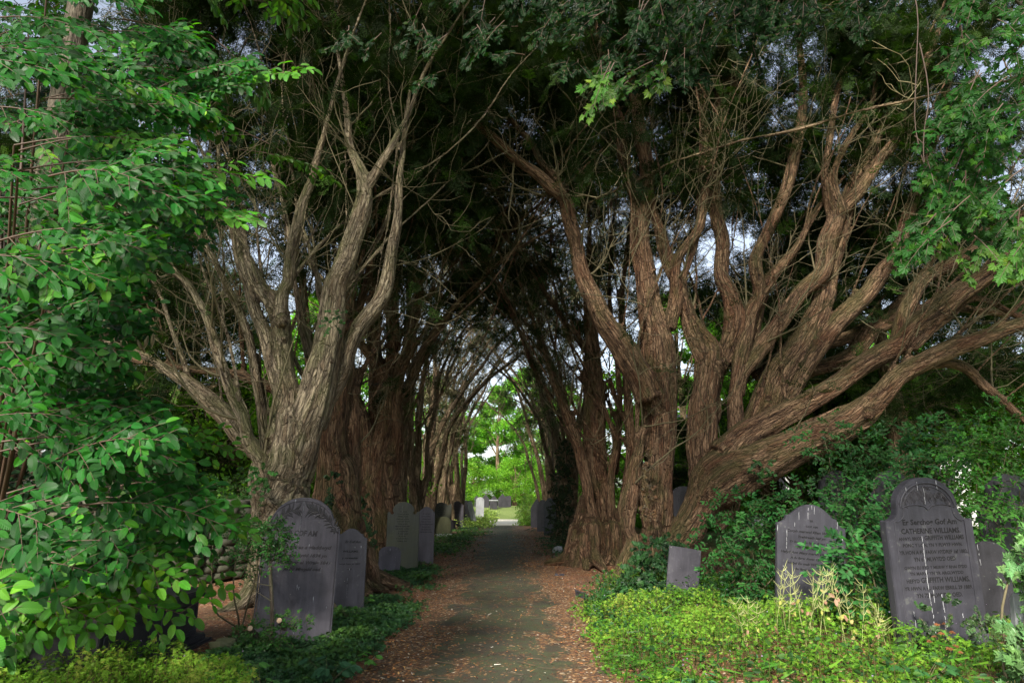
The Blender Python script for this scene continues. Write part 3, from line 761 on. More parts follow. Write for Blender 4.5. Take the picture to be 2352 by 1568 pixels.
# ---- left, third yew (twisted)
Cc = 16.6
limbsC = [
  limb(c5, Cc, [(895,1568,52),(905,1450,44),(935,1300,38),(950,1150,33),(935,1080,24),(890,1010,20),(840,940,16)], foot=[(868,Cc,.42,-.2),(866,Cc,.40,.5)]),
  limb(c5, Cc, [(880,1500,44),(860,1350,34),(835,1230,28),(790,1120,24),(765,1040,18),(770,950,12)], foot=[(845,Cc,.3,-.2)]),
  limb(c5, Cc, [(960,1568,34),(975,1480,34),(990,1350,28),(985,1180,26),(1000,1080,24),(1040,960,22),(1075,800,21),(1085,700,20),(1050,610,16),(1000,520,13),(960,420,10)], foot=[(905,Cc,.32,-.2)]),
  limb(c5, Cc+.4, [(900,1300,32),(905,1100,30),(898,900,27),(900,720,24),(890,590,20),(850,450,14),(860,300,10)]),
  limb(c5, Cc, [(955,1568,40),(950,1470,30),(960,1430,24),(910,1600,30),(880,1660,36)]),
  limb(c5, Cc+.2, [(960,1100,22),(985,900,20),(980,740,17),(1010,560,14),(1080,380,12),(1150,250,9)]),
]
traced_yew('twisted brown yew with a broken stub limb, behind the tall notched headstone', (fx(866,Cc), Cc), limbsC, 'bark_red', 13, .04, 260, x_in=.35, fan=24, knots=[(P(*c5(965,1430)[:2], Cc-.2), .12)])

# ---- right, the huge spreading yew
E = 13.6
RL = -.9
limbsE = [
  limb(c3, E, [(800,1000,110),(810,700,112),(825,400,98),(830,100,84)], foot=[(1510,E,.44,-.3),(1508,E,.40,.2)])[:-1] + limb(c6, E, [(890,1560,72),(868,1400,60),(832,1200,46),(802,1000,42),(800,830,40),(752,740,32),(738,620,30),(692,450,28),(672,330,22),(640,200,15),(610,60,11)]),
  limb(c6, E-.1, [(832,860,30),(838,740,30),(812,600,30),(790,450,25),(762,300,20),(742,120,14),(735,-60,10)]),
  limb(c6, E, [(1120,1568,60),(1060,1480,46),(992,1280,30),(922,1100,28),(882,950,22),(850,830,18),(830,700,12)]),
  limb(c6, E-.3, [(850,1700,62),(785,1560,54),(700,1430,48),(622,1300,42),(560,1150,34),(520,980,32),(480,850,30,-.2),(410,780,28,-.4),(300,690,22,-.6),(180,590,20,-.8),(80,480,15,-1),(-10,370,11,-1.2)]),
  limb(c6, E-.3, [(478,860,20),(450,770,19),(380,680,17),(330,590,14),(222,470,11),(120,330,8)]),
  limb(c6, E-.1, [(930,1400,30),(960,1250,27),(958,1120,22),(1040,1000,20),(1075,900,20),(1086,700,18),(1076,500,17),(1060,350,15),(985,230,12),(930,150,9),(900,20,7)]),
  limb(c3, E, [(800,1010,90),(730,700,75),(650,420,42),(690,200,36),(705,20,28),(690,-250,18),(740,-500,12)]),
  limb(c3, E-.1, [(600,1000,52),(565,870,62),(575,740,70),(615,500,58),(655,320,42),(700,130,30)], foot=[(1430,E-.2,.24,-.3),(1436,E-.2,.22,.2)]),
  limb(c3, E, [(1120,820,110),(1150,600,100),(1145,300,112),(1150,50,112),(1170,-150,95)])+limb(c6, E, [(1100,1500,60),(1050,1400,34),(990,1260,24),(1000,1150,16)]),
  limb(c3, E+.1, [(1130,700,90),(1160,300,70),(1230,0,60),(1240,-250,48)])+limb(c6, E, [(1205,1400,42),(1190,1250,38),(1150,1170,35),(1160,1050,31),(1130,900,28),(1108,700,28),(1130,550,27),(1150,400,27),(1162,200,21),(1205,0,16),(1250,-150,10)]),
  limb(c6, E-.1, [(1135,600,20),(1160,500,16),(1190,400,14),(1190,250,11),(1150,120,9)]),
  limb(c6, E-.2, [(1180,450,14),(1230,300,13),(1280,200,11),(1300,60,9),(1350,-60,7)]),
  limb(c3, E-.1, [(1260,720,90),(1340,420,66),(1385,250,58),(1390,0,58),(1400,-200,46)])+limb(c7, E, [(150,1100,26),(170,1010,24),(200,930,20),(190,820,20),(250,700,20),(300,560,20),(322,450,16),(342,320,13),(330,150,10)]),
  limb(c7, E+.2, [(130,1250,26),(170,1080,22),(230,900,21),(285,835,18),(330,770,12),(390,660,10),(440,600,8)]),
  limb(c7, E, [(130,1260,26),(148,1180,24),(230,1080,24),(320,950,23),(398,870,26),(422,760,27),(452,690,23),(520,605,20),(610,480,18),(662,405,17),(700,300,14),(750,150,12),(800,40,10)]),
  limb(c7, E, [(440,700,18),(412,600,13),(418,480,11),(450,300,10),(500,130,8)]),
  limb(c7, E-.1, [(462,680,16),(438,560,12),(490,440,11),(560,330,9),(575,180,8)]),
  limb(c7, E+.2, [(170,1430,66),(215,1330,60),(270,1190,50),(350,1080,40),(402,960,33),(442,800,27),(492,620,22),(560,480,18),(620,350,13),(690,220,9)]),
  limb(c7, E+.1, [(190,1420,50),(300,1240,36),(402,1080,31),(510,970,27),(590,870,25),(642,795,22),(700,610,16),(762,450,12),(800,300,9)]),
  limb(c3, E-.2, [(900,1130,100),(1010,950,125),(1130,760,125)], foot=[(1550,E-.1,.42,-.3),(1562,E-.15,.44,.15)])+limb(c7, E-.3, [(75,1530,84),(190,1480,66,-.1),(330,1420,56,-.3),(500,1335,50,-.6),(585,1262,38,-.8),(650,1195,34,-.9),(770,1130,30,-1.1),(900,1080,26,-1.3),(1045,1030,21,-1.5),(1180,1000,16,-1.7)]),
  limb(c7, E-.3, [(90,1460,56),(180,1375,40),(370,1275,36,-.2),(520,1170,33,-.4),(650,1095,32,-.6),(720,1030,36,-.8),(830,945,35,-1),(940,865,30,-1.2),(1045,790,26,-1.4),(1180,700,20,-1.6)]),
  limb(c7, E-.6, [(640,1120,30),(655,1040,26),(682,960,24),(745,880,22),(850,825,22,-.2),(960,760,22,-.5),(1060,680,21,-.8),(1180,600,16,-1)]),
  limb(c7, E+.8, [(300,1200,20),(480,1140,24),(570,1045,28),(650,1010,26),(760,980,18),(900,990,13),(1050,1010,9)]),
  limb(c7, E+.9, [(180,1200,22),(330,1120,20),(480,1075,18),(600,1000,14),(700,900,11)]),
  limb(c7, E-1.0, [(650,1180,22),(750,1160,20),(850,1170,17),(930,1240,15),(1045,1335,12),(1150,1400,9)]),
  limb(c7, E-1.2, [(690,1110,16),(800,1010,14),(900,950,12),(1045,1020,10),(1150,1040,8)]),
  limb(c3, E, [(1385,280,44),(1395,500,46),(1380,760,44),(1250,900,60)]),
]
traced_yew('huge spreading yew right of the path with a thick limb leaning away to the right', (fx(1510,E), E), limbsE, 'bark_red', 21, .032, 600, side=.5, fan=34, Lk=1.35,
           knots=[(P(*c7(412,1375)[:2], E-1.15), .07), (P(*c7(548,1322)[:2], E-1.2), .10), (P(*c3(715,430)[:2], E-.45), .09)])
# ---- right, second yew (mossy fluted column and leaning stems)
G = 17.2
limbsG = [
  limb(c3, G, [(385,900,60),(375,700,66),(345,500,74),(320,300,84),(312,0,80),(300,-300,70),(290,-600,52),(270,-900,34),(280,-1300,22),(260,-1700,14)], foot=[(1392,G,.5,-.2)]),
  limb(c3, G-.5, [(280,1050,62),(300,880,62),(275,700,50),(240,480,45),(180,250,40),(110,60,36),(40,-150,30),(-60,-420,24),(-160,-700,18),(-260,-1000,13)], foot=[(1350,G-.5,.5,-.2),(1352,G-.5,.42,.2)]),
  limb(c3, G-.4, [(450,1000,42),(455,800,36),(440,560,32),(480,300,28),(440,100,20),(370,-60,18),(250,-300,15),(120,-560,13),(0,-800,10),(-120,-1050,8)], foot=[(1405,G-.4,.35,-.2)]),
  limb(c3, G-.3, [(520,900,50),(560,640,46),(590,400,40),(590,150,44),(570,-100,36),(560,-400,28),(530,-800,22),(560,-1200,16),(620,-1700,12)], foot=[(1425,G-.3,.4,-.2)]),
  limb(c3, G, [(480,500,26),(505,250,26),(510,0,26),(500,-300,22),(450,-700,18),(440,-1200,14),(500,-1700,10)]),
  limb(c3, G-.5, [(260,1130,60),(200,1110,45),(130,1180,28)], foot=[(1330,G-.6,.18,-.2)]),
  limb(c3, G-.5, [(230,700,36),(190,850,34),(170,1000,42)], foot=[(1315,G-.3,.3,-.2)]),
]
traced_yew('mossy fluted yew with a slanting front stem, right of the path before the ivy-clad one', (fx(1385,G), G), limbsG, 'bark_red', 22, .045, 300, x_in=-.45, fan=28)

# ---- yews down the avenue: three builds, copied
def free_yew(label, x, y, seed, nstem=6, spread=.2, hgt=12, mat='bark_far', nb=190, voxel=.055, group='old yews lining the path', lean=0.0, rb=.22, sp=3, name='yew_tree'):
    rs = np.random.default_rng(seed); org = np.array([x, y, tz(x, y)])
    t = thing(name, label, 'yew tree', org, group=group); curves = []
    for i in range(nstem):
        a = 2 * pi * i / nstem + rs.uniform(-.3, .3); r0 = rb * rs.uniform(.5, 1.0); rr = rs.uniform(.10, .19)
        b = np.array([cos(a) * r0, sin(a) * r0, -.3]); pts = [(*b, rr * 1.5), (*(b + [0, 0, .5]), rr * 1.15)]
        d = np.array([cos(a) * .03, sin(a) * .03, 1.0]); p = b + [0, 0, .5]; z = .5
        while p[2] < hgt:
            st = rs.uniform(.9, 1.4); out = spread * max(0, (p[2] - 1.5) / 6)
            d = d + np.array([cos(a) * out * .5 + (lean * .13 if (i % 3 and p[2] > 2.6) else 0), sin(a) * out * .5, 0]) + rs.normal(size=3) * .10; d /= np.linalg.norm(d)
            p = p + d * st; rr *= .88; pts.append((*p, rr))
            if rs.random() < .35 and p[2] > 2 and len(curves) < nstem * 2:
                q = p.copy(); dd = d + rs.normal(size=3) * .5; r2 = rr * .6; side = [(*q, r2)]
                for k in range(4):
                    dd = dd + [0, 0, .25]; dd /= np.linalg.norm(dd); q = q + dd * 1.1; r2 *= .75; side.append((*q, r2))
                curves.append(curve4(side, 4, .02, rs))
        curves.append(curve4(pts, 4, .02, rs))
    for c in curves: c[:, :3] += org
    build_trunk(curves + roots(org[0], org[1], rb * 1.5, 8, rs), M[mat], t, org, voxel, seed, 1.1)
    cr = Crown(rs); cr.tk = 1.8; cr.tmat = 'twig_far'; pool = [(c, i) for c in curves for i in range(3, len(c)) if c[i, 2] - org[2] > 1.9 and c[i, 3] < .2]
    def leafy(p):
        u = abs(p[0] - path_x(p[1])); zz = p[2] - org[2]
        return float(np.clip((zz - 7.6) / 2.6, 0, .34) * (1 if u > 1.3 else .35) + np.clip((u - 3.9) / 1.5, 0, 1) * .3 * (zz > 1.6) + .05 * (zz > 3))
    for _ in range(nb):
        c, i = pool[rs.integers(len(pool))]; tg = c[i, :3] - c[i - 1, :3]; tg /= np.linalg.norm(tg) + 1e-9
        cr.branch(c[i, :3], tg * .7 + rs.normal(size=3) * .75, rs.uniform(1.0, 3.0), rs.uniform(.007, .020), leafy, 5, .16, 2, .36)
    cr.build(t, org)
    return t
yl = free_yew('straight brown yew in the left row, fourth from the camera', -3.3, 19.6, 31, lean=1.0)
yr = free_yew('ivy-clad yew in the right row, in front of the three edge-on slates', 1.95, 24.0, 32, lean=-1.0)
ym = free_yew('broad mossy yew column in the left row, above the low green headstone', -3.1, 22.8, 33, nstem=5, rb=.19, lean=.9)
for src, x, y, rz, k, lab in (
    (yl, -3.5, 28.6, .3, 1.0, 'reddish yew in the left row, second beyond the broad mossy column'),
    (yr, -3.42, 32.4, pi - .3, 1.02, 'dim yew in the left row above the arched dark headstone'),
    (ym, -3.3, 36.5, -.4, 1.05, 'last but one yew of the left row near the bright opening'),
    (yl, -3.15, 41.0, -.3, 1.1, 'last yew of the left row beside the bright opening'),
    (ym, 2.2, 29.5, pi + .2, .95, 'yew in the right row just behind the three edge-on slates'),
    (yl, 2.1, 34.8, pi - .3, 1.0, 'yew in the right row left of the ivy-clad trunk, seen past it'),
    (yr, 1.95, 40.5, .3, 1.05, 'last yew of the right row beside the bright opening')):
    copy_tree(src, (x, y, tz(x, y)), rz, (k, k, k), lab, 'old yews lining the path')
# ------------------------------------------------------------------ gravestones
def gd(px, py):
    """distance at which the ground is met at this place"""
    lo, hi = 2.0, 200.0
    d = 8.0
    for d in np.concatenate([np.arange(3, 40, .1), np.arange(40, 120, .5)]):
        p = P(px, py, d)
        if p[2] <= tz(p[0], d): break
    return float(d)
def stone(label, x0, x1, yt, yf, d=None, **kw):
    xc = (x0 + x1) / 2
    if d is None: d = gd(xc, yf)
    x = x_at(xc, d, .1); z = tz(x, d); x = x_at(xc, d, z); k = (d * cos(TH) + (z - EYE) * sin(TH)) / F; top = P(xc, yt, d)[2]
    w = (x1 - x0) * k
    t = headstone(label, x, None, d, kw.pop('w', w), top - z, base_z=z, **kw)
    t['w'] = w; wh = (kw.get('w', w), top - z); del t['w']
    return t, w, top - z
rsL = np.random.default_rng(77)
WORDS = ['Er cof am', 'Yr hwn a fu farw', 'William Jones', 'Hefyd am ei briod', 'yn 64 mlwydd oed', 'Gwyn eu byd', 'Mawrth 12fed 1861', 'mab Robert ac Ellen', 'o r plwyf hwn', 'Ei enaid a aeth']
# large leaning slate, left
t, w, h = stone('tall purple slate headstone leaning right, with two carved leaf sprays under its arched top', 584, 756, 1142, 1478, style='shouldered', mat='slate', th=.085, yaw=3, roll=1.6, lean=-1)
w, h = .91, h
moulding(t, 'shouldered', w, h, .035, -.044, M['slate'], r=.007, zmin=.1)
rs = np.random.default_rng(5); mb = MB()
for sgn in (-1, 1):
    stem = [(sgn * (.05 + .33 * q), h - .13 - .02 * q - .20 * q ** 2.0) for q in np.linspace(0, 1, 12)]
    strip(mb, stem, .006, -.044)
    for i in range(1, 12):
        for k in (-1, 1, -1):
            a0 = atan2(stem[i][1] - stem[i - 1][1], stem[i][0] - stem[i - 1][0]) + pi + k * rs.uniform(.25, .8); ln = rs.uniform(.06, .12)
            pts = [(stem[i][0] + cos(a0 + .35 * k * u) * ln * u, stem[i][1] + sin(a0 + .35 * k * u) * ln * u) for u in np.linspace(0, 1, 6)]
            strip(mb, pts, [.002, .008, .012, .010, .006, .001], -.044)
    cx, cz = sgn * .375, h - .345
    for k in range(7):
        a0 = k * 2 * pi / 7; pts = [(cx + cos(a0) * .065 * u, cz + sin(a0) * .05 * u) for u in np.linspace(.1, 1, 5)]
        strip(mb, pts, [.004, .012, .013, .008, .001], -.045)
mb.build('carved_spray', M['slate_dark'], t)  # dark slate colour stands for the shadow in the carved leaves
text_mesh('inscription', [('ER COF AM', 0, h - .42, .060, .36, .2), ('John Jones a gladdwyd', .05, h - .56, .040, .60, .3), ('Hydref y 3ydd 1834 yn', .03, h - .645, .034, .58, .3), ('Ac Elinor ei Wraig 1841', .06, h - .72, .034, .62, .3), ('yn 80 Mlwydd oed', .04, h - .79, .034, .42, .3)], M['slate_dark'], t, -.0452)
lime_marks(t, [(-.02, h - .18, .42, .005), (-.005, h - .04, .09, .004), (.01, .62, .05, .008), (.03, .60, .02, .008), (.02, .14, .07, .005), (-.38, .9, .5, .003), (.2, .5, .02, .01), (.35, .4, .02, .006), (.1, 1.05, .02, .008), (-.1, h - .02, .04, .01)], -.0455, 3)
# others on the left
t, w, h = stone('bluish grey slate headstone with rounded top, half hidden behind the big leaning slate', 760, 834, 1213, 1380, d=10.3, style='ogee', mat='slate_grey', th=.06, yaw=6, roll=.5)
text_mesh('inscription', [('Er Cof Am', .03, h - .20, .035, .22, .2), ('WILLIAMS', 0, h - .33, .028, .28, 0), ('y gorweddai', .0, h - .42, .026, .3, .3), ('gorph hwn yn 1857', .0, h - .50, .022, .38, 0), ('oed', .0, h - .57, .022, .1, 0)], M['letter'], t, -.0318)
lime_marks(t, [(.15, h - .24, .04, .007), (.0, h - .55, .03, .006), (-.02, h - .68, .3, .003)], -.032, 4)
t, w, h = stone('small low purple slate with a rounded top, in front of the tall notched headstone', 868, 918, 1254, 1300, d=14.8, style='low', mat='slate', th=.05, roll=1.0, yaw=4)
lime_marks(t, [(.0, h - .03, .02, .01), (.12, h - .2, .12, .003)], -.026, 5)
t, w, h = stone('tall green-grey headstone whose round head is cut off by two notches', 885, 959, 1152, 1290, d=15.6, style='notched', mat='slate_green', th=.07, yaw=3, roll=.2)
text_mesh('inscription', scribble_lines(rsL, 13, h - .22, .052, w * .88, .022, WORDS), M['letter'], t, -.0368)
lime_marks(t, [(-.02, h - .08, .12, .003), (.02, h - .3, .5, .002)], -.037, 6)
t, w, h = stone('purple slate headstone with an arched top, right of the tall notched headstone', 956, 995, 1163, 1271, d=17.4, style='ogee', mat='slate', th=.06, yaw=5, roll=.6)
text_mesh('inscription', scribble_lines(rsL, 8, h - .18, .062, w * .85, .022, WORDS), M['letter'], t, -.0318)
t, w, h = stone('low dark green mossy headstone with a curved top, standing on a pale plinth', 996, 1035, 1186, 1231, style='low', mat='mossy', th=.09, yaw=2)
bm = bmesh.new(); bmesh.ops.create_cube(bm, size=1); bmesh.ops.scale(bm, vec=(w * 1.15, .35, .16), verts=bm.verts); bmesh.ops.translate(bm, vec=(0, -.1, .02), verts=bm.verts); bmesh.ops.bevel(bm, geom=bm.edges[:], offset=.02, segments=2, affect='EDGES')
bm_obj(bm, 'plinth', M['stone_pale'], t)
t, w, h = stone('green-grey headstone with a scalloped top, behind the low mossy one', 988, 1036, 1153, 1228, style='scalloped', mat='slate_green', th=.06, d=gd(1015, 1231) + .7)
text_mesh('inscription', scribble_lines(rsL, 6, h - .2, .07, w * .85, .026, WORDS), M['letter'], t, -.0318)
t, w, h = stone('dark purple arched headstone right of the low mossy one, with close lettering', 1035, 1064, 1150, 1212, style='ogee', mat='slate', th=.06, yaw=4)
text_mesh('inscription', scribble_lines(rsL, 7, h - .2, .075, w * .8, .03, WORDS), M['letter'], t, -.0318)
t, w, h = stone('tiny square dark slate marker leaning at the foot of the arched dark headstone', 1034, 1046, 1194, 1213, style='square', mat='slate_dark', th=.05, d=gd(1040, 1214) - .3)
stone('dark slate headstone with a pointed top near the left end of the avenue', 1061, 1079, 1147, 1200, style='pointed', mat='slate_dark', th=.06, yaw=18)
stone('narrow dark slate headstone seen nearly edge-on, last before the sunlit opening on the left', 1073, 1084, 1149, 1197, style='round', mat='slate_dark', th=.07, yaw=35)
stone('pale broken headstone leaning left in the sunlit grass at the end of the avenue', 1084, 1096, 1149, 1182, d=42, style='low', mat='stone_pale', th=.08, roll=-14, lean=-6)
t, w, h = stone('pale round-topped headstone standing in sunlit grass left of the far dark group', 1092, 1111, 1141, 1172, d=47, style='round', mat='stone_pale', th=.08, roll=1)
far = 'dark headstones in the clearing beyond the path'
stone('small dark headstone peeping out behind the pale round-topped one', 1089, 1101, 1137, 1160, d=62, style='pointed', mat='slate_dark', th=.1, group=far)
stone('far dark gothic headstone, left of the one with the white slab before it', 1106, 1124, 1135, 1163, d=60, style='pointed', mat='slate_dark', th=.1, group=far)
stone('far dark gothic headstone standing behind the white slab', 1126, 1143, 1137, 1162, d=61, style='pointed', mat='slate_dark', th=.1, group=far)
stone('tallest far dark gothic headstone, right of the white slab', 1144, 1164, 1133, 1162, d=60, style='pointed', mat='slate_dark', th=.1, group=far)
stone('far dark headstone tucked behind the right side of the tallest gothic one', 1160, 1174, 1138, 1161, d=61.5, style='low', mat='slate_dark', th=.1, group=far)
p = P(1134, HZ, 58.5); z = tz(p[0], 58.5); t = thing('table_tomb', 'low dark tomb with a bright white slab lid, in front of a far gothic headstone', 'tomb', (p[0], 58.5, z), (0, 0, 0))
def box_obj(name, dims, loc, mat, parent, bev=.01, seg=2):
    bm = bmesh.new(); bmesh.ops.create_cube(bm, size=1); bmesh.ops.scale(bm, vec=dims, verts=bm.verts); bmesh.ops.translate(bm, vec=loc, verts=bm.verts)
    if bev: bmesh.ops.bevel(bm, geom=bm.edges[:], offset=bev, segments=seg, affect='EDGES')
    return bm_obj(bm, name, mat, parent)
ztop = P(1134, 1148.5, 58.5)[2] - z
box_obj('lid', (.74, .8, .07), (0, 0, ztop), M['stone_pale'], t); box_obj('body', (.62, .7, ztop - .05), (0, 0, (ztop - .07) / 2), M['slate_dark'], t)
# behind the left row
stone('grey headstone peeping out between yews above the tall notched headstone', 900, 922, 1126, 1200, d=21, style='scalloped', mat='slate_grey', th=.07)
t, w, h = stone('round lichen-grey headstone in ivy between the second and third yews', 797, 840, 1106, 1230, d=17.5, style='round', mat='slate_green', th=.07, yaw=5)
stone('small dim headstone far left beyond the wall, left of the pale grey yew', 533, 554, 1106, 1180, d=24, style='scalloped', mat='slate_grey', th=.08)
# right row
pair = 'slates standing edge-on along the right side'
stone('farthest of the three edge-on slates by the right side of the path', 1222, 1244, 1145, 1203, d=37, style='pointed', mat='slate', th=.06, yaw=-48, w=.85, group=pair)
stone('middle one of the three edge-on slates by the right side of the path', 1236, 1258, 1147, 1211, d=33.5, style='ogee', mat='slate', th=.06, yaw=-55, w=.85, group=pair)
stone('nearest of the three edge-on slates, touching the ivy-clad yew', 1252, 1276, 1143, 1219, d=30, style='ogee', mat='slate_grey', th=.06, yaw=-52, w=.8, group=pair)
# plain slab
t, w, h = stone('plain square-cut blank slate slab tilted against the ivy below the huge spreading yew', 1528, 1602, 1256, 1378, style='square', mat='slate', th=.045, roll=9, lean=-7, yaw=-2)
# ogee stone right
t, w, h = stone('grey slate headstone with bell-shaped top and faint script, left of the willow-carved one', 1781, 1942, 1157, 1400, d=8.3, style='ogee', mat='slate_grey', th=.065, roll=5.5, yaw=1)
lines = [('ER', .0, h - .20, .022, .07, 0), ('COF AM', .0, h - .265, .022, .17, 0), ('Corph marwol Ellen Williams', .0, h - .33, .028, .68, .25), ('Trefdraeth Isaf yn', .0, h - .39, .026, .40, .25),
         ('Yr hwn a fu farw Awst 4ydd', .0, h - .45, .026, .62, .25), ('Yn 70 Mlwydd oed', .0, h - .51, .026, .44, .25), ('Hefyd Ann Mary merch Ellen Williams', .0, h - .57, .028, .72, .25),
         ('A fu farw Awst 15 yn 1849', .0, h - .63, .026, .70, .25), ('Hefyd Eu mab William Hughes', .0, h - .69, .026, .66, .25), ('Bu farw yn un mlwydd', .0, h - .75, .024, .60, .25), ('oed 1850 Hyd', .0, h - .81, .022, .28, .25)]
text_mesh('inscription', lines, M['letter'], t, -.0345)
lime_marks(t, [(-.04, h - .04, .07, .008), (.0, h - .01, .06, .005), (.03, h - .02, .02, .006), (-.29, h - .31, .20, .006), (.36, h - .32, .04, .01), (-.15, h - .1, .02, .006), (-.4, h - .27, .04, .01), (-.2, h - .22, .05, .004), (.3, h - .17, .03, .004), (-.3, h - .75, .03, .005)], -.035, 8)
# willow stone
t, w, h = stone('tall slate headstone carved with a drooping willow in its arch and rows of clear lettering', 2058, 2278, 1096, 1473, d=6.75, style='arched', mat='slate_grey', th=.10, roll=-1.2, yaw=6, lean=1)
moulding(t, 'arched', w, h, .085, -.052, M['slate_grey'], r=.005, zmin=.1)
bm = extrude_outline(outline('arched', w - .012, h - .006), -.058, -.05, .004)
# raised arch band
mb = MB(); R1 = w * .315; cz = h - .30
tube(mb, [(R1 * cos(a), -.052, cz + .245 * sin(a) * 1.02) for a in np.linspace(.12, pi - .12, 26)], .010, 6)
tube(mb, [(-R1 * .98 + 2 * R1 * .98 * q, -.051, cz + .02 + .028 * abs(sin(q * 2 * pi)) - .02 * (abs(q - .5) < .04)) for q in np.linspace(0, 1, 30)], .007, 5)
mb.build('arch_moulding', M['slate_grey'], t); bm.free()
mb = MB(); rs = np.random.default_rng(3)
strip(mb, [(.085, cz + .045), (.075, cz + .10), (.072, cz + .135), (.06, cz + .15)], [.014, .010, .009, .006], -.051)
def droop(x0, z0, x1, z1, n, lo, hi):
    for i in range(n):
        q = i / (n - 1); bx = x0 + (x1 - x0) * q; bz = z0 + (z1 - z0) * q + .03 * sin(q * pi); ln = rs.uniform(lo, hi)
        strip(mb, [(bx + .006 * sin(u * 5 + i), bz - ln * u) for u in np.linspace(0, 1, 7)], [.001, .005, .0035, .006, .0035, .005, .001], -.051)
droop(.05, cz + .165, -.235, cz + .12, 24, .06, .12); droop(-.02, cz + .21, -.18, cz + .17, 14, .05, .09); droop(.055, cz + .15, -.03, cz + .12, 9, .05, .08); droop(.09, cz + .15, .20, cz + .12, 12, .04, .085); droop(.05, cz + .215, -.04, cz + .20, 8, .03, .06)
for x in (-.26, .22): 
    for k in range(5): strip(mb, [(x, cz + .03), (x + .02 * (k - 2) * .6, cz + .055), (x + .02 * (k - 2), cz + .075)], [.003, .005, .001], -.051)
mb.build('willow_carving', M['slate_dark'], t)  # strokes coloured dark to paint the shadow lines of the carving
Z = h - .40
W9 = w - .2
def ln(tx, dz, hh, mw, cx=0, sh=0): return (tx, cx, Z - dz, hh, mw, sh)
lines = [ln('Er Serchog Gof Am', .035, .050, .55), ln('CATHERINE WILLIAMS.', .115, .048, .60), ln('ANWYL BRIOD', .175, .030, .24, -.215), ln('GRIFFITH WILLIAMS', .175, .040, .40, .125),
         ln('PONC Y LON, YN Y PLWYF HWN.', .235, .030, .60), ln('YR HON A FU FARW HYDREF 1af 1882.', .30, .033, .69), ln('YN 61 MLWYDD OED', .365, .037, .42), ln('GWYN EU BYD Y MEIRW Y RHAI SYDD', .435, .028, .63),
         ln('YN MARW YN YR ARGLWYDD', .487, .028, .54), ln('HEFYD', .555, .034, .13, -.245), ln('GRIFFITH WILLIAMS.', .555, .046, .49, .08), ln('YR HWN A FU FARW EBRILL 29 1889.', .62, .033, .68), ln('YN 72 MLWYDD OED.', .685, .037, .46)]
text_mesh('inscription', lines, M['letter'], t, -.0522)
lime_marks(t, [(-.10, Z - .14, .86, .006), (.02, Z - .66, .27, .007), (-.06, Z - .62, .10, .004), (-.28, Z - .80, .14, .004), (.2, .35, .02, .008), (-.08, Z + .36, .05, .005), (-.02, Z + .30, .08, .004), (.12, Z + .37, .03, .006), (-.2, Z + .31, .04, .005)], -.0525, 9)
# stones in the shrubs
t, w, h = stone('dark headstone with pale lettering among shrubs, above and right of the bell-topped one', 1888, 1978, 1079, 1300, d=11.5, style='ogee', mat='slate_dark', th=.08, yaw=4, roll=4)
text_mesh('inscription', [('ER', 0, h - .33, .035, .08, 0), ('SERCHOG AM', 0, h - .39, .030, .28, 0), ('C. J. JONES', 0, h - .46, .042, .34, 0), ('A FU FARW 1871', 0, h - .52, .022, .42, 0)], M['letter_pale'], t, -.0418)
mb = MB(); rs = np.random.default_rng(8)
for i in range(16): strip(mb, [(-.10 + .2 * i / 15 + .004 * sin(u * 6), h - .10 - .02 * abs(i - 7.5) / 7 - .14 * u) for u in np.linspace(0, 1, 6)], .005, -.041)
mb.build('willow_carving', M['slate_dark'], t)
stone('dark headstone almost hidden by leaves, just behind the willow-carved one', 2020, 2140, 1080, 1300, d=10, style='arched', mat='slate_dark', th=.08, yaw=6)
t, w, h = stone('broad dark headstone under leaves at the right edge of the picture', 2276, 2450, 1088, 1398, d=8.6, style='arched', mat='slate_dark', th=.09, yaw=8)
moulding(t, 'arched', w, h, .08, -.047, M['slate_dark'], r=.006)
t, w, h = stone('low dark round-topped headstone behind the right side of the willow-carved one', 2252, 2340, 1242, 1429, d=7.6, style='round', mat='slate_dark', th=.06)
lime_marks(t, [(-.12, h - .03, .16, .004)], -.031, 10)
t, w, h = stone('dark round headstone with a carved flourish seen through the fork of the huge yew', 1548, 1606, 1116, 1240, d=18, style='round', mat='slate_grey', th=.08)
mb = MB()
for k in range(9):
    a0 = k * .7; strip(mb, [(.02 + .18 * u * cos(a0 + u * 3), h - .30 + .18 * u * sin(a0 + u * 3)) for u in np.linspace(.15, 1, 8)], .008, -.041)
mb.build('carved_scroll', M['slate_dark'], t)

# chest tomb, left foreground
x1 = -3.30; ya, yb = 5.85, 7.75; z = tz(-3.6, 6.8) - .03
t = thing('chest_tomb', 'black slate chest tomb with panelled side on stepped plinth, half under the beech leaves', 'tomb', (x1 - .45, (ya + yb) / 2, z))
Ly = yb - ya
box_obj('lid', (1.02, Ly + .12, .055), (0, 0, .585), M['slate_dark'], t, .012); box_obj('lid_moulding', (.95, Ly + .04, .03), (0, 0, .542), M['slate_dark'], t, .012)
box_obj('body', (.84, Ly - .1, .40), (0, 0, .33), M['slate_dark'], t, .006)
for yy, ln_ in ((-.47, .74), (.47, .74)):
    mb = MB()
    o = [(y + yy, zz) for y, zz in ((-ln_ / 2, -.10), (-ln_ / 2 + .05, -.13), (ln_ / 2 - .05, -.13), (ln_ / 2, -.10), (ln_ / 2, .10), (ln_ / 2 - .05, .13), (-ln_ / 2 + .05, .13), (-ln_ / 2, .10), (-ln_ / 2, -.10))]
    tube(mb, [(.424, y, .33 + zz) for y, zz in o], .010, 5); mb.build('side_panel', M['slate_dark'], t)
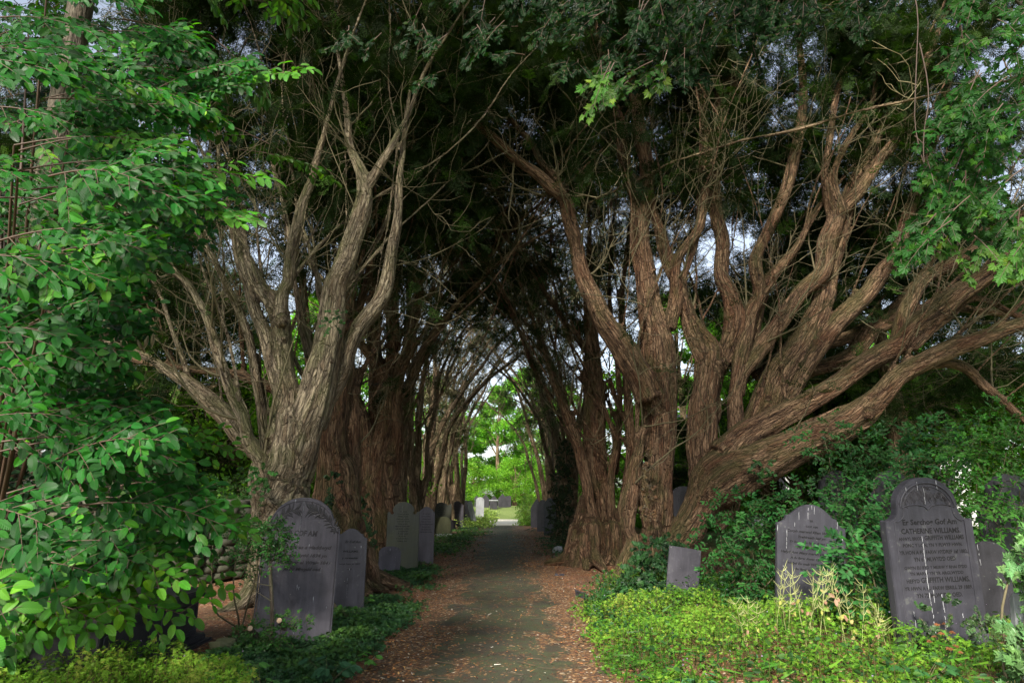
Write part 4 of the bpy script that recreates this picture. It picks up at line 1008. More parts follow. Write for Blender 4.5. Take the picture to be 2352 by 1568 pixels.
box_obj('step', (.98, Ly + .06, .07), (0, 0, .125), M['slate_dark'], t, .015); box_obj('step', (1.10, Ly + .2, .08), (0, 0, .06), M['slate_dark'], t, .018); box_obj('step', (1.26, Ly + .36, .1), (0, 0, -.01), M['slate_dark'], t, .02)

# loose stones and slates by the path
def rock(name, label, px, py, size, mat, seed, flat=.6, d=None, cat='stone', rotz=0, group=None):
    d = d or gd(px, py); p = P(px, py, d); rs = np.random.default_rng(seed)
    bm = bmesh.new(); bmesh.ops.create_cube(bm, size=1); bmesh.ops.subdivide_edges(bm, edges=bm.edges[:], cuts=3, use_grid_fill=True)
    co = np.array([v.co for v in bm.verts]); nrm = co / np.linalg.norm(co, axis=1)[:, None] * .5; co = co * .55 + nrm * .45
    co = co + nrm * (vnoise(co * 2.3 + seed, seed)[:, None] * .35 + vnoise(co * 6 + seed, seed)[:, None] * .12)
    co = co * np.array(size); 
    for v, c in zip(bm.verts, co): v.co = c
    o = bm_obj(bm, name, M[mat]); o.location = (p[0], p[1], tz(p[0], p[1]) + size[2] * .3); o.rotation_euler = (0, rs.uniform(-.06, .06), rotz)
    return tag(o, label, cat, group)
rock('stone_block', 'yellowish squared stone block at the foot of the twisted yew', 848, 1330, (.26, .55, .26), 'mossy', 3, rotz=.1); bpy.data.objects['stone_block'].location.z += .06
rock('flat_slate', 'broken flat slate lying in litter in front of the yellowish block', 872, 1318, (.50, .5, .05), 'slate_grey', 4, rotz=.5)
rock('flat_slate', 'second broken flat slate lying half under ivy, nearer than the other', 860, 1345, (.42, .40, .06), 'slate_green', 5, rotz=.9)
rock('flat_slate', 'slab fragment lying tilted at the foot of the tall notched headstone', 962, 1294, (.42, .30, .06), 'slate_green', 6, rotz=.6)
rock('edging_stone', 'narrow grey edging stone set along the right side of the path', 1336, 1372, (.07, .62, .10), 'slate_grey', 7, rotz=.22)
rock('rock', 'pale mossy rock at the foot of the ivy-clad yew', 1281, 1268, (.30, .24, .2), 'stone_pale', 8)
rock('rock', 'small grey stone beside the roots of the slanting stem', 1362, 1302, (.14, .12, .08), 'slate_grey', 9)
rock('rock', 'dark flat stone fragment lying on the litter left of the roots', 1285, 1322, (.20, .12, .05), 'slate_grey', 10)
rock('rock', 'rough brown stone among dead twigs beside the chest tomb', 512, 1500, (.22, .2, .14), 'mossy', 12)
rock('rock', 'dark kerb fragment in ivy near the left edge of the path', 845, 1478, (.20, .2, .1), 'slate_dark', 13)

# dry stone wall beyond the beech
rs = np.random.default_rng(44); t = thing('dry_stone_wall', 'rough dry stone wall behind the leaning slate, half hidden by leaves', 'wall', (-5.6, 12.2, tz(-5.6, 12.2)))
mb = MB(); top = MB()
def cobble(mb, c, sz, seed, ax):
    a, b = np.meshgrid(np.linspace(0, 2 * pi, 9)[:-1], np.array([.35, .95, 1.6, 2.2, 2.8])); n = np.stack([np.cos(a) * np.sin(b), np.sin(a) * np.sin(b), np.cos(b)], -1)
    n = np.sign(n) * np.abs(n) ** .6; V = n.reshape(-1, 3) * sz * .5; V = V * (1 + vnoise(n.reshape(-1, 3) * 1.5 + seed * 1.7, 2)[:, None] * .18)
    V = V @ np.array([[cos(ax), sin(ax), 0], [-sin(ax), cos(ax), 0], [0, 0, 1]]) + c
    i = np.arange(4)[:, None] * 8; j = np.arange(8)[None]; k = (j + 1) % 8
    Q = np.stack([i + j, i + k, i + 8 + k, i + 8 + j], -1).reshape(-1, 4)
    V = np.vstack([V, V[:8].mean(0), V[-8:].mean(0)]); jj = np.arange(8); kk = (jj + 1) % 8
    T = np.vstack([np.stack([np.full(8, 40), kk, jj], -1), np.stack([np.full(8, 41), 32 + jj, 32 + kk], -1)]); mb.add(V, Q, T)
w0 = np.array([-8.5, 9.0, 0]); w1 = np.array([-4.55, 14.8, 0]); dirw = w1 - w0; Lw = np.linalg.norm(dirw); dirw /= Lw; ang = atan2(dirw[1], dirw[0]); nw = np.array([-dirw[1], dirw[0], 0])
zrow = 0; k = 0
while zrow < 1.12:
    hh = rs.uniform(.12, .2); s = 0
    while s < Lw:
        l = rs.uniform(.18, .42)
        for side in (-.12, .14):
            cobble(mb, w0 + dirw * (s + l / 2) + nw * side - np.array([-5.6, 12.2, 0]) + [0, 0, zrow + hh / 2], np.array([l * 1.04, .30, hh * 1.08]), k, ang); k += 1
        s += l
    zrow += hh * .96
mb.build('stonework', M['wallstone'], t)
s = 0; mb = MB()
while s < Lw:
    l = rs.uniform(.2, .34); cobble(mb, w0 + dirw * (s + l / 2) - np.array([-5.6, 12.2, 0]) + [0, 0, zrow + .07], np.array([l * 1.05, .5, .2]), k, ang); k += 1; s += l
mb.build('coping', M['wallstone'], t)

# pale building glimpsed on the right
s = NT('pale_render'); M['render'] = s.out(s.mix(s.noise(s.node('ShaderNodeTexCoord').outputs['Object'], 1.2, 4), (.42, .43, .42), (.58, .58, .56)), .9)
s = NT('roof_slates'); M['roof'] = s.out((.12, .125, .14), .6)
t = thing('building', 'pale rendered building glimpsed through the shrubs on the right', 'building', (17, 40, tz(17, 40)))
box_obj('wall', (15, 6, 4.0), (0, 0, 2.0), M['render'], t, 0)
bm = extrude_outline([(-3.4, 3.9), (3.4, 3.9), (0, 6.2)], -7.8, 7.8, 0); bmesh.ops.rotate(bm, matrix=Matrix.Rotation(pi / 2, 3, 'Z'), verts=bm.verts); bm_obj(bm, 'roof', M['roof'], t)
for xx in (-6, -3, 0, 3, 6):
    wdw = box_obj('window', (1.0, .12, 1.6), (xx, -3.0, 2.1), M['slate_dark'], t, 0)
    fr = box_obj('sill', (1.2, .2, .1), (xx, -3.06, 1.25), M['render'], wdw, 0)
# ------------------------------------------------------------------ leafy sprays in the foreground
class Leaves:
    def __init__(s): s.pos = []; s.X = []; s.N = []; s.sc = []; s.T = []; s.tw = MB()
    def add(s, pos, X, N, sc, T): s.pos.append(pos); s.X.append(X); s.N.append(N); s.sc.append(sc); s.T.append(T)
    def build(s, parent, origin, template, mat, tmat, name='crown', tname='branches', smooth=False):
        mb = MB(); scatter(mb, template, np.array(s.pos) - origin, np.array(s.X), np.array(s.N), np.array(s.sc), np.clip(np.array(s.T), .004, 1))
        o = mb.build(name, M[mat], parent, smooth)
        if s.tw.V: s.tw.V = [v - origin for v in s.tw.V]; s.tw.build(tname, M[tmat], parent)
        return o
def leafy_spray(lv, rs, a, b, n_side=10, leaf=.08, face=(0, -.75, .8), col=(.035, .11, .018), droop=.12, side_len=.28, r=.006, dens=1.0, jit=.35):
    """one flat leafy branch from a to b with alternate side shoots; every shoot carries leaves on both sides"""
    a, b = np.array(a, float), np.array(b, float); L = np.linalg.norm(b - a); ax = (b - a) / L
    nrm = np.array(face, float); nrm -= ax * np.dot(nrm, ax); nrm /= np.linalg.norm(nrm); sd = np.cross(nrm, ax)
    m = 9; q = np.linspace(0, 1, m)[:, None]
    main = a + (b - a) * q + np.array([0, 0, 1]) * (np.sin(q * pi) * .07 * L - 0 * q) - np.array([0, 0, 1]) * droop * L * q ** 2 * .3 + rs.normal(size=(1, 3)) * .0
    tube(lv.tw, main, np.linspace(r, .0014, m), 4)
    def put(path, start=.15):
        n = max(3, int(np.linalg.norm(path[-1] - path[0]) / (leaf * .52) * dens)); 
        for i in range(n):
            t = start + (1 - start) * (i + .5) / n; f = t * (len(path) - 1); k = min(int(f), len(path) - 2); p = path[k] + (path[k + 1] - path[k]) * (f - k)
            d = path[k + 1] - path[k]; d /= np.linalg.norm(d) + 1e-9; s_ = 1 if i % 2 else -1
            y = np.cross(nrm, d); ang = rs.uniform(.6, 1.1) if i < n - 1 else rs.uniform(-.2, .2)
            X = d * cos(ang) + y * sin(ang) * s_ + rs.normal(size=3) * .16 + np.array([0, 0, -.18])
            N = nrm + rs.normal(size=3) * jit + np.array([0, 0, .1])
            c = np.array(col) * rs.uniform(.5, 1.5) * np.array([rs.uniform(.8, 1.3), 1, rs.uniform(.8, 1.2)])
            if rs.random() < .06: c = c * np.array([2.2, 1.5, .9])
            lv.add(p, X, N, leaf * rs.uniform(.72, 1.2), c)
    put(main, .3)
    for i in range(n_side):
        t = .12 + .8 * (i + rs.uniform(0, .8)) / n_side; f = t * (m - 1); k = min(int(f), m - 2); p = main[k] + (main[k + 1] - main[k]) * (f - k)
        s_ = 1 if i % 2 else -1; an = rs.uniform(.5, .9); l = side_len * (1.15 - .75 * t) * rs.uniform(.7, 1.2)
        d = ax * cos(an) + sd * sin(an) * s_ + rs.normal(size=3) * .08 + np.array([0, 0, -.05]); d /= np.linalg.norm(d)
        u = np.linspace(0, 1, 5)[:, None]; sh = p + d * l * u - np.array([0, 0, 1]) * .12 * l * u ** 2
        tube(lv.tw, sh, np.linspace(.0028, .001, 5), 3); put(sh)

# ---- the beech filling the left edge
rs = np.random.default_rng(101); lv = Leaves(); org = np.array([-4.15, 5.6, tz(-4.15, 5.6)])
t = thing('beech_tree', 'beech with big glossy toothed leaves filling the left edge of the picture', 'beech tree', org)
trunk = curve4([(-4.2, 5.6, -.1, .20), (-4.12, 5.6, .6, .15), (-4.05, 5.55, 1.6, .13), (-4.1, 5.5, 3.0, .12), (-4.0, 5.5, 5.0, .11), (-3.9, 5.3, 8.5, .09), (-3.7, 4.6, 14.5, .03)], 4, .02, rs)
subs = []
edge = [(0, 400), (60, 430), (130, 610), (190, 560), (230, 525), (300, 500), (360, 470), (420, 570), (480, 560), (540, 450), (600, 350), (680, 330), (740, 370), (800, 330), (880, 330), (940, 440), (1000, 470), (1080, 480), (1130, 510), (1200, 545), (1245, 480), (1285, 340), (1330, 230), (1370, 150), (1430, 90), (1480, 60), (1520, 40)]
def edge_x(y): return float(np.interp(y, [e[0] for e in edge], [e[1] for e in edge]))
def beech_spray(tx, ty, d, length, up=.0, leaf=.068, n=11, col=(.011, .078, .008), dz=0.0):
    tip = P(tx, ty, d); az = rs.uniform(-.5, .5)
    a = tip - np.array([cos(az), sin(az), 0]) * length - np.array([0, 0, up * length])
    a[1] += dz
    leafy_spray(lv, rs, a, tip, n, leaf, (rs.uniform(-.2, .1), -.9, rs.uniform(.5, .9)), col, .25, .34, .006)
    if rs.random() < .2:
        j = trunk[int(np.clip((a[2] + rs.uniform(-.5, .3)) / 14.5 * (len(trunk) - 1), 3, len(trunk) - 2)), :3]
        tube(lv.tw, catmull([j, (j + a) / 2 + [0, 0, .12], a], 4), np.linspace(.022, .006, 9), 5)
# boundary sprays reaching out, lit
for y in np.arange(-40, 1490, 27):
    x = edge_x(np.clip(y, 0, 1520)) + rs.uniform(-50, 15)
    beech_spray(x, y + rs.uniform(-14, 14), rs.uniform(3.6, 4.7), rs.uniform(.7, 1.1), rs.uniform(-.05, .25), leaf=.07)
# named long sprays, leaf colour brightened to look like sunlit tips
for tx, ty, up, ln_, d in ((725, 122, .35, 1.5, 4.0), (640, 378, .30, 1.4, 4.0), (600, 480, .05, 1.1, 3.8), (515, 245, .1, 1.2, 4.0), (525, 265, 0, 1.2, 4.3), (360, 560, .0, 1.1, 3.4), (350, 600, -.05, 1.0, 3.3), (545, 1325, -.12, 1.3, 4.4), (455, 1390, 0, 1.0, 4.2), (250, 1410, -.05, .8, 3.7), (330, 1370, -.05, .9, 4.0), (588, 1195, -.1, 1.2, 4.4), (560, 1165, .0, 1.3, 4.6), (420, 1300, 0, 1.1, 3.8), (1 , 1430, 0, .6, 2.6), (560, 1010, .1, 1.1, 5.0), (440, 320, 0, 1.1, 3.6), (450, 60, .1, 1.1, 4.2), (90, 1450, -.1, .9, 3.7)):
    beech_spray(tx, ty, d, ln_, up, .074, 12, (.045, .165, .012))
# near bright masses
for _ in range(62):
    y = rs.uniform(-30, 1440); x = rs.uniform(0, 1) ** .8 * max(60, edge_x(max(0, y)) - 60)
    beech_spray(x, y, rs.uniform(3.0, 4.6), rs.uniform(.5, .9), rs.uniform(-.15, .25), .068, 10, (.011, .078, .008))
# deeper masses, leaf colour darkened for the shade inside the crown
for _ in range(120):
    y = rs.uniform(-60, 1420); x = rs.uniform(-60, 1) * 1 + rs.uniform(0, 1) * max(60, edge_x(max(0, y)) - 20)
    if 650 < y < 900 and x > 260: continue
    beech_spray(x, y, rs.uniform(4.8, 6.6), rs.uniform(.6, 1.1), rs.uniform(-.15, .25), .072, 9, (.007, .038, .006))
# the part of the crown overhead and outside the picture
for _ in range(90):
    p = np.array([rs.uniform(-7.5, -2.2), rs.uniform(2.6, 8.0), rs.uniform(5.5, 9.5)])
    leafy_spray(lv, rs, p, p + rs.normal(size=3) * [.8, .8, .2], 8, .10, (0, -.2, 1), (.03, .09, .015), .1, .4)
for _ in range(170):          # unseen high crown over and behind the viewpoint, added to shade the yew tops
    p = np.array([rs.uniform(-9, 1.0), rs.uniform(-1.0, 7.0), rs.uniform(10.0, 17)])
    leafy_spray(lv, rs, p, p + rs.normal(size=3) * [1.3, 1.3, .3], 7, .20, (0, -.2, 1), (.03, .09, .015), .1, .8)
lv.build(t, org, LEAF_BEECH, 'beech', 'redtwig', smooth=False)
mb = MB(); tube(mb, trunk[:, :3] - org, trunk[:, 3], 16)
for zz, aa, ll in ((1.9, 2.6, 1.8), (2.6, 3.3, 1.6), (3.3, 2.4, 1.8), (4.2, -2.2, 1.6), (5.0, 3.4, 2.4), (5.8, 2.5, 2.2)):
    k = int(zz / 14.5 * (len(trunk) - 1)); j = trunk[k, :3] - org
    tube(mb, catmull([j, j + np.array([cos(aa) * ll * .5, sin(aa) * ll * .5, .45]), j + np.array([cos(aa) * ll, sin(aa) * ll, .7])], 4), np.linspace(.05, .014, 9), 7)
mb.build('trunk', M['bark_smooth'], t)
# hanging seed catkins
mb = MB()
for px, py in ((160, 755), (178, 760), (228, 765), (252, 790), (262, 800), (285, 775), (298, 800), (316, 780), (340, 770), (352, 765)):
    p = P(px, py, 4.3); q = grow(rs, p, (rs.uniform(-.3, .3), 0, -1), .10, 5, 0, .12); tube(mb, q - org, [.003, .010, .013, .012, .008, .002], 6)
mb.build('catkins', M['stone_pale'] if False else bark_mat('catkin', (.30, .27, .15), (.42, .38, .24), (.3, .3, .15), .2, .6, (.3, .22, .12)), t)

# ---- broadleaf branches hanging in from the upper right and top centre (one tree standing outside the picture on the right)
rs = np.random.default_rng(202); lv = Leaves(); org = np.array([5.6, 5.0, tz(5.6, 5.0)])
t = thing('sycamore_tree', 'broadleaf tree whose lobed leaves hang into the upper right corner and across the top', 'broadleaf tree', org)
def hang(px, py, d, n, sx, sy, col, leaf=.06, dn=.6):
    for _ in range(n):
        q = P(px + rs.normal() * sx, py + rs.normal() * sy, d + rs.uniform(-.4, .4))
        a = q + np.array([rs.uniform(-.1, .4), rs.uniform(-.2, .2), rs.uniform(.12, .5)])
        leafy_spray(lv, rs, a, q, 3, leaf, (rs.uniform(-.3, .3), -.8, .6), col, .3, .22, .005, .75, .5)
G1, G2 = (.016, .068, .010), (.006, .026, .005)  # one kind of leaf: lit colour, then one darkened as backlit silhouette
for a_ in ((2290, 120, 4.6, 9, 70, 60, G1), (2220, 260, 4.6, 10, 80, 50, G1), (2300, 330, 4.7, 8, 50, 60, G1), (2150, 400, 4.8, 7, 50, 40, G1), (2240, 470, 4.8, 9, 60, 30, G1), (2120, 545, 4.7, 4, 30, 25, G1),
           (2250, 560, 4.6, 7, 50, 30, G1), (2310, 625, 4.5, 4, 30, 12, (.05, .13, .02)), (2080, 600, 4.8, 2, 14, 14, G1), (2330, 60, 4.5, 6, 30, 40, G1),
           (1500, 50, 5.6, 26, 170, 50, G2), (1400, 130, 5.6, 18, 100, 50, G2), (1600, 110, 5.8, 20, 120, 50, G2), (1250, 60, 6.0, 14, 110, 50, G2), (1850, 60, 6, 14, 120, 45, G2), (1420, 230, 5.2, 5, 60, 30, (.022, .065, .012)), (1270, 20, 5.4, 9, 90, 40, G2), (1680, 40, 5.3, 8, 60, 40, G2), (1950, 30, 5.3, 10, 120, 40, G2), (1060, 110, 5.6, 7, 70, 60, G2), (900, 60, 5.8, 8, 100, 50, G2), (1360, 270, 5.0, 2, 15, 20, (.05, .13, .02))):
    hang(*a_)
for _ in range(230):
    p = np.array([rs.uniform(.5, 9.5), rs.uniform(-1, 7.5), rs.uniform(8.4, 15)]); leafy_spray(lv, rs, p, p + rs.normal(size=3) * [.9, .9, .25], 6, .18, (0, 0, 1), (.03, .085, .015), .1, .7, .006, .7)  # unseen overhead sprays, added to keep the sun off the upper canopy
tr = curve4([(5.6, 5.0, -.1, .28), (5.6, 5.0, 1.5, .22), (5.5, 5.0, 4.0, .19), (5.3, 4.9, 7.0, .15), (4.9, 4.8, 14.0, .05)], 4)
mb = MB(); tube(mb, tr[:, :3] - org, tr[:, 3], 14)
for s0, tgt in ((3, P(2280, -60, 4.7)), (5, P(2200, -200, 5)), (7, P(1600, -120, 5.3)), (8, P(1300, -160, 5.3)), (9, P(900, -150, 5.6))):
    j = tr[min(s0 + 3, len(tr) - 2), :3]; tube(mb, catmull([j, (j + tgt) / 2 + [0, 0, .5], tgt], 5) - org, np.linspace(.07, .02, 11), 8)
mb.build('trunk', M['bark_smooth'], t)
for px, y0, y1 in ((2090, -60, 330), (2112, 100, 425)):
    a = P(px, y0, 5.0); b = P(px + 25, y1, 5.0); c = curve4([(*a, .006), (*(a * .6 + b * .4 + [.05, 0, 0]), .005), (*(a * .3 + b * .7 + [-.04, 0, 0]), .005), (*b, .003)], 4, .015, rs); tube(lv.tw, c[:, :3], c[:, 3], 5)
lv.build(t, org, LEAF_SYC, 'broad', 'redtwig')

# ------------------------------------------------------------------ shrubs
def shrub(name, label, cat, base, blobs, leaf=.07, template=LEAF_OVAL, col=(.03, .09, .02), n_leaf=40, seed=1, mat='shrub', stem_r=.012, group=None, compound=True, jit=.5, up=.8, stems=True, face=-.5, tmat='twig'):
    """blobs: (px, py, d, radius m, count of sprigs) - each sprig is a twig carrying pairs of leaflets"""
    rs = np.random.default_rng(seed); b = np.array(base, float); lv = Leaves()
    t = thing(name, label, cat, b, group=group)
    for bl in blobs:
        c = P(bl[0], bl[1], bl[2]); R = bl[3]
        if stems:
            m = curve4([(*(b + rs.normal(size=3) * [.05, .05, 0]), stem_r), (*((b + c) / 2 + rs.normal(size=3) * .12), stem_r * .7), (*c, stem_r * .4)], 5, .02, rs); tube(lv.tw, m[:, :3], m[:, 3], 5)
        for _ in range(bl[4]):
            v = rnd_unit(rs, 1)[0] * R * rs.uniform(.25, 1) ** .6 * (bl[5] if len(bl) > 5 else np.array([1, 1, .8])); p = c + v
            dirn = v / (np.linalg.norm(v) + 1e-6) + np.array([0, face * .5, -.05]) + rs.normal(size=3) * .4; dirn /= np.linalg.norm(dirn)
            sl = leaf * rs.uniform(2.2, 3.6); k = 3
            if p[2] < tz(p[0], p[1]) + .01: continue
            u = np.linspace(0, 1, 4)[:, None]; tw = p + dirn * sl * u - np.array([0, 0, 1]) * sl * .25 * u ** 2; tube(lv.tw, tw, [.0025, .002, .0015, .001], 3)
            N0 = np.array([rs.normal() * .3, face, up]) + rs.normal(size=3) * .25; y = np.cross(N0, dirn); y /= np.linalg.norm(y) + 1e-6
            cc = np.array(col) * rs.uniform(.5, 1.5) * np.array([rs.uniform(.85, 1.25), 1, rs.uniform(.8, 1.2)])
            for q in range(k):
                pp = tw[q + 1] if q < k - 1 else tw[-1]
                for s_ in (-1, 1):
                    lv.add(pp - dirn * .0, dirn * .5 + y * s_ * .9 + rs.normal(size=3) * .15 + [0, 0, -.15], N0 + rs.normal(size=3) * jit * .6, leaf * rs.uniform(.75, 1.15), cc * rs.uniform(.8, 1.2))
            lv.add(tw[-1], dirn + [0, 0, -.2], N0 + rs.normal(size=3) * jit * .5, leaf * rs.uniform(.9, 1.25), cc)
    lv.build(t, b, template, mat, tmat, name='foliage', tname='stems')
    return t
def gb(px, d): x = x_at(px, d, .1); return (x, d, tz(x, d))
EL = (.018, .085, .018)
shrub('elder_bush', 'dark green elder bush between the plain slab and the bell-topped headstone', 'shrub', gb(1710, 10.2),
      [(1700, 1180, 10, .42, 70), (1760, 1200, 10, .36, 55), (1660, 1230, 10.0, .34, 50), (1730, 1270, 9.9, .42, 80), (1690, 1330, 9.8, .38, 60), (1750, 1340, 9.9, .36, 60), (1800, 1290, 10, .3, 40)], .062, col=EL, seed=51)
shrub('elder_bush', 'elder bush rising behind the bell-topped headstone, below the lettered dark stone', 'shrub', gb(1900, 9.6),
      [(1850, 1170, 9.6, .40, 60), (1930, 1175, 9.5, .42, 80), (2000, 1160, 9.4, .45, 90), (1990, 1230, 9.3, .42, 80), (1990, 1310, 9.2, .40, 70), (1790, 1170, 9.9, .3, 36), (2050, 1200, 9.4, .35, 60)], .066, col=(.020, .088, .020), seed=52)
shrub('elder_bush', 'elder sprig with large drooping leaves in front of the bell-topped stone, beside the willow-carved one', 'shrub', gb(1985, 7.7),
      [(1925, 1275, 7.5, .16, 20), (1960, 1260, 7.4, .20, 26), (1990, 1300, 7.3, .22, 30), (1985, 1345, 7.3, .16, 16), (1935, 1310, 7.4, .15, 14), (2020, 1350, 7.4, .14, 14)], .075, col=(.022, .10, .024), seed=53)
shrub('elder_bush', 'tall dark shrub covering the stones above and left of the willow-carved headstone', 'shrub', gb(2080, 11.5),
      [(1960, 1050, 11.4, .5, 80), (2040, 1040, 11, .55, 100), (2110, 1030, 10.6, .5, 90), (2000, 1100, 10.8, .42, 70), (2110, 1090, 9.6, .36, 60), (2160, 1010, 10.5, .5, 80), (1890, 1000, 12, .45, 50)], .075, col=(.016, .068, .016), seed=54)
shrub('hawthorn_bush', 'leafy shrub behind the right shoulder of the willow-carved headstone', 'shrub', gb(2300, 9.4),
      [(2240, 1060, 9.2, .42, 80), (2310, 1040, 9.0, .42, 80), (2270, 1130, 8.9, .36, 60), (2270, 1190, 8.4, .28, 46), (2340, 1130, 8.2, .30, 50), (2250, 1000, 9.5, .45, 70), (2340, 960, 9.6, .5, 80), (2330, 1200, 8.0, .26, 36), (2320, 1290, 7.9, .2, 26)], .06, col=(.028, .11, .014), seed=55)
# bright trees and hedges on the right beyond the yew
shrub('ivy_clump', 'large-leaved pale ivy climbing a stone at the right edge of the picture', 'ivy', gb(2345, 5.1),
      [(2385, 1270, 5.0, .10, 10), (2375, 1330, 5.0, .10, 12), (2395, 1400, 4.95, .14, 20), (2370, 1450, 4.9, .10, 12), (2390, 1500, 4.8, .15, 22), (2345, 1550, 4.8, .09, 9), (2420, 1330, 5.0, .16, 16), (2330, 1285, 5.1, .04, 3)], .056, LEAF_IVY, (.085, .19, .06), seed=56, mat='ivy', up=.5, face=-.9, tmat='twig')
rock('rock', 'whitish lichened stone wrapped in ivy at the right edge of the picture', 2400, 1470, (.3, .3, .9), 'stone_pale', 21, d=5.15)
HO = (.020, .075, .014)
t = shrub('holly_bush', 'small holly sapling with pale forked stem in front of the big leaning slate', 'shrub', gb(628, 7.45),
      [(628, 1232, 7.4, .17, 110), (590, 1240, 7.45, .16, 60), (600, 1215, 7.4, .15, 50), (640, 1270, 7.4, .12, 44), (575, 1300, 7.5, .10, 14), (560, 1255, 7.5, .12, 20)], .034, LEAF_OVAL, (.025, .105, .016), seed=57, stems=False, jit=1.0, mat='ivy')
b = np.array(gb(628, 7.45)); mb = MB()
def stem(pts, rr, mb=mb, o=b): 
    c = catmull([P(*p) for p in pts], 4) - o; tube(mb, c, np.linspace(rr[0], rr[1], len(c)), 7)
stem([(624, 1475, 7.45), (625, 1400, 7.42), (622, 1330, 7.42), (620, 1290, 7.42)], (.022, .017))
stem([(620, 1292, 7.42), (600, 1265, 7.42), (585, 1235, 7.45)], (.014, .006)); stem([(620, 1292, 7.42), (640, 1270, 7.4), (655, 1262, 7.4)], (.011, .005)); stem([(620, 1292, 7.42), (618, 1262, 7.4), (622, 1220, 7.4)], (.013, .005))
stem([(624, 1380, 7.4), (600, 1365, 7.45), (560, 1335, 7.5)], (.006, .002)); stem([(622, 1345, 7.4), (585, 1335, 7.4), (555, 1300, 7.4)], (.006, .002))
mb.build('trunk', M['bark_smooth'], t)
t = shrub('holly_bush', 'low holly regrowth with pale cut stumps at the foot of the big leaning slate', 'shrub', gb(632, 7.5),
      [(620, 1440, 7.4, .13, 26), (655, 1435, 7.4, .10, 18), (590, 1450, 7.45, .12, 20), (690, 1412, 7.45, .07, 10), (640, 1468, 7.35, .13, 26), (570, 1440, 7.5, .09, 12), (610, 1478, 7.35, .10, 16)], .034, LEAF_OVAL, (.028, .10, .014), seed=58, stems=False, jit=1.0, mat='ivy')
b = np.array(gb(632, 7.5)); s = NT('cut_wood'); M['cut'] = s.out((.46, .33, .22), .8)
for px, py in ((640, 1425), (573, 1443)):
    c = P(px, py, 7.33) - b; mb = MB(); tube(mb, [c + np.array([.02, .16, -.10]), c + np.array([.0, .02, 0])], [.026, .026], 10); mb.build('cut_stem', M['bark_smooth'], t)
    mb = MB(); tube(mb, [c + np.array([0, .0195, 0]), c + np.array([0, .013, .002])], [.027, .026], 12, cap=True); mb.build('cut_face', M['cut'], t)
shrub('bramble', 'thin tangled twiggy shrub left of the holly sapling before the stone wall', 'shrub', gb(555, 8.2),
      [(545, 1200, 8.2, .2, 20), (520, 1250, 8.2, .2, 16), (575, 1180, 8.2, .15, 16), (500, 1190, 8.6, .25, 24), (560, 1290, 8.1, .15, 8)], .032, LEAF_OVAL, (.025, .075, .016), seed=59, jit=1.0)
# undergrowth between / beyond trunks
shrub('undergrowth_shrub', 'dark leafy undergrowth on the wall left of the pale grey yew', 'shrub', gb(520, 15.5),
      [(450, 1140, 15, .5, 60), (520, 1135, 15, .5, 70), (570, 1120, 15.4, .45, 60), (480, 1080, 17, .5, 50), (400, 1150, 15, .5, 50)], .07, col=(.022, .065, .016), seed=60)
def ivy_on(label, blobs, base, seed, col=(.018, .055, .014), leaf=.05):
    return shrub('ivy', label, 'ivy', base, blobs, leaf, LEAF_IVY, col, seed=seed, mat='ivy', up=.4, face=-1.0, stems=False)
ivy_on('dark ivy mantling the trunk behind the three edge-on slates', [(1292, 1110, 21.6, .4, 120, np.array([.8, .4, 1.6])), (1290, 1180, 21.6, .4, 110, np.array([.9, .4, 1.2])), (1300, 1050, 21.8, .35, 60, np.array([.7, .4, 1.4])), (1285, 1220, 21.4, .3, 50)], gb(1292, 21.6), 61, (.02, .04, .012))
ivy_on('dead brown and green ivy up the near stem of the huge spreading yew', [(1490, 1150, 12.75, .18, 26, np.array([.7, .3, 1.6])), (1485, 1060, 12.8, .12, 16, np.array([.5, .3, 2.0]))], gb(1490, 12.9), 62, (.09, .06, .03), .04)
ivy_on('green ivy bank around the foot of the huge spreading yew, left of the plain slab', [(1500, 1270, 12.2, .30, 90), (1545, 1240, 12.6, .16, 26), (1475, 1310, 11.8, .24, 70), (1450, 1350, 11.3, .2, 50), (1490, 1340, 11.3, .14, 30), (1420, 1375, 10.8, .18, 30)], gb(1500, 11.8), 63, (.022, .075, .02))
ivy_on('ivy and bare roots on the trunk between the second and third yews on the left', [(820, 1180, 15.2, .3, 50, np.array([.7, .3, 1.6])), (835, 1240, 14.2, .22, 40), (760, 1120, 12.0, .18, 16, np.array([.5, .3, 1.8])), (800, 1100, 15.6, .3, 30, np.array([.5, .3, 1.8]))], gb(815, 14.6), 64, (.022, .055, .016))
ivy_on('ivy sprig in the fork of the leaning limb of the huge yew', [(1750, 1070, 12.6, .14, 12), (1745, 1095, 12.6, .08, 6)], gb(1750, 12.8), 65, (.025, .09, .02))
ivy_on('tuft of green leaves growing from the fork at the foot of the pale grey yew', [(603, 1090, 9.7, .10, 10), (608, 1105, 9.7, .07, 7)], gb(605, 9.8), 66, (.035, .13, .02))
ivy_on('small ivy tuft on the upright stem of the pale grey yew', [(762, 745, 9.7, .10, 12), (770, 720, 9.7, .07, 6)], gb(765, 9.9), 67, (.03, .10, .02), .035)
ivy_on('ivy creeping up the face foot of the willow-carved headstone', [(2115, 1410, 6.5, .05, 9, np.array([.4, .3, 1.6])), (2125, 1450, 6.5, .06, 9), (2185, 1400, 6.4, .05, 6, np.array([.4, .3, 1.6])), (2250, 1420, 6.4, .08, 18), (2265, 1450, 6.3, .08, 16)], gb(2180, 6.5), 68, (.03, .07, .02), .03)
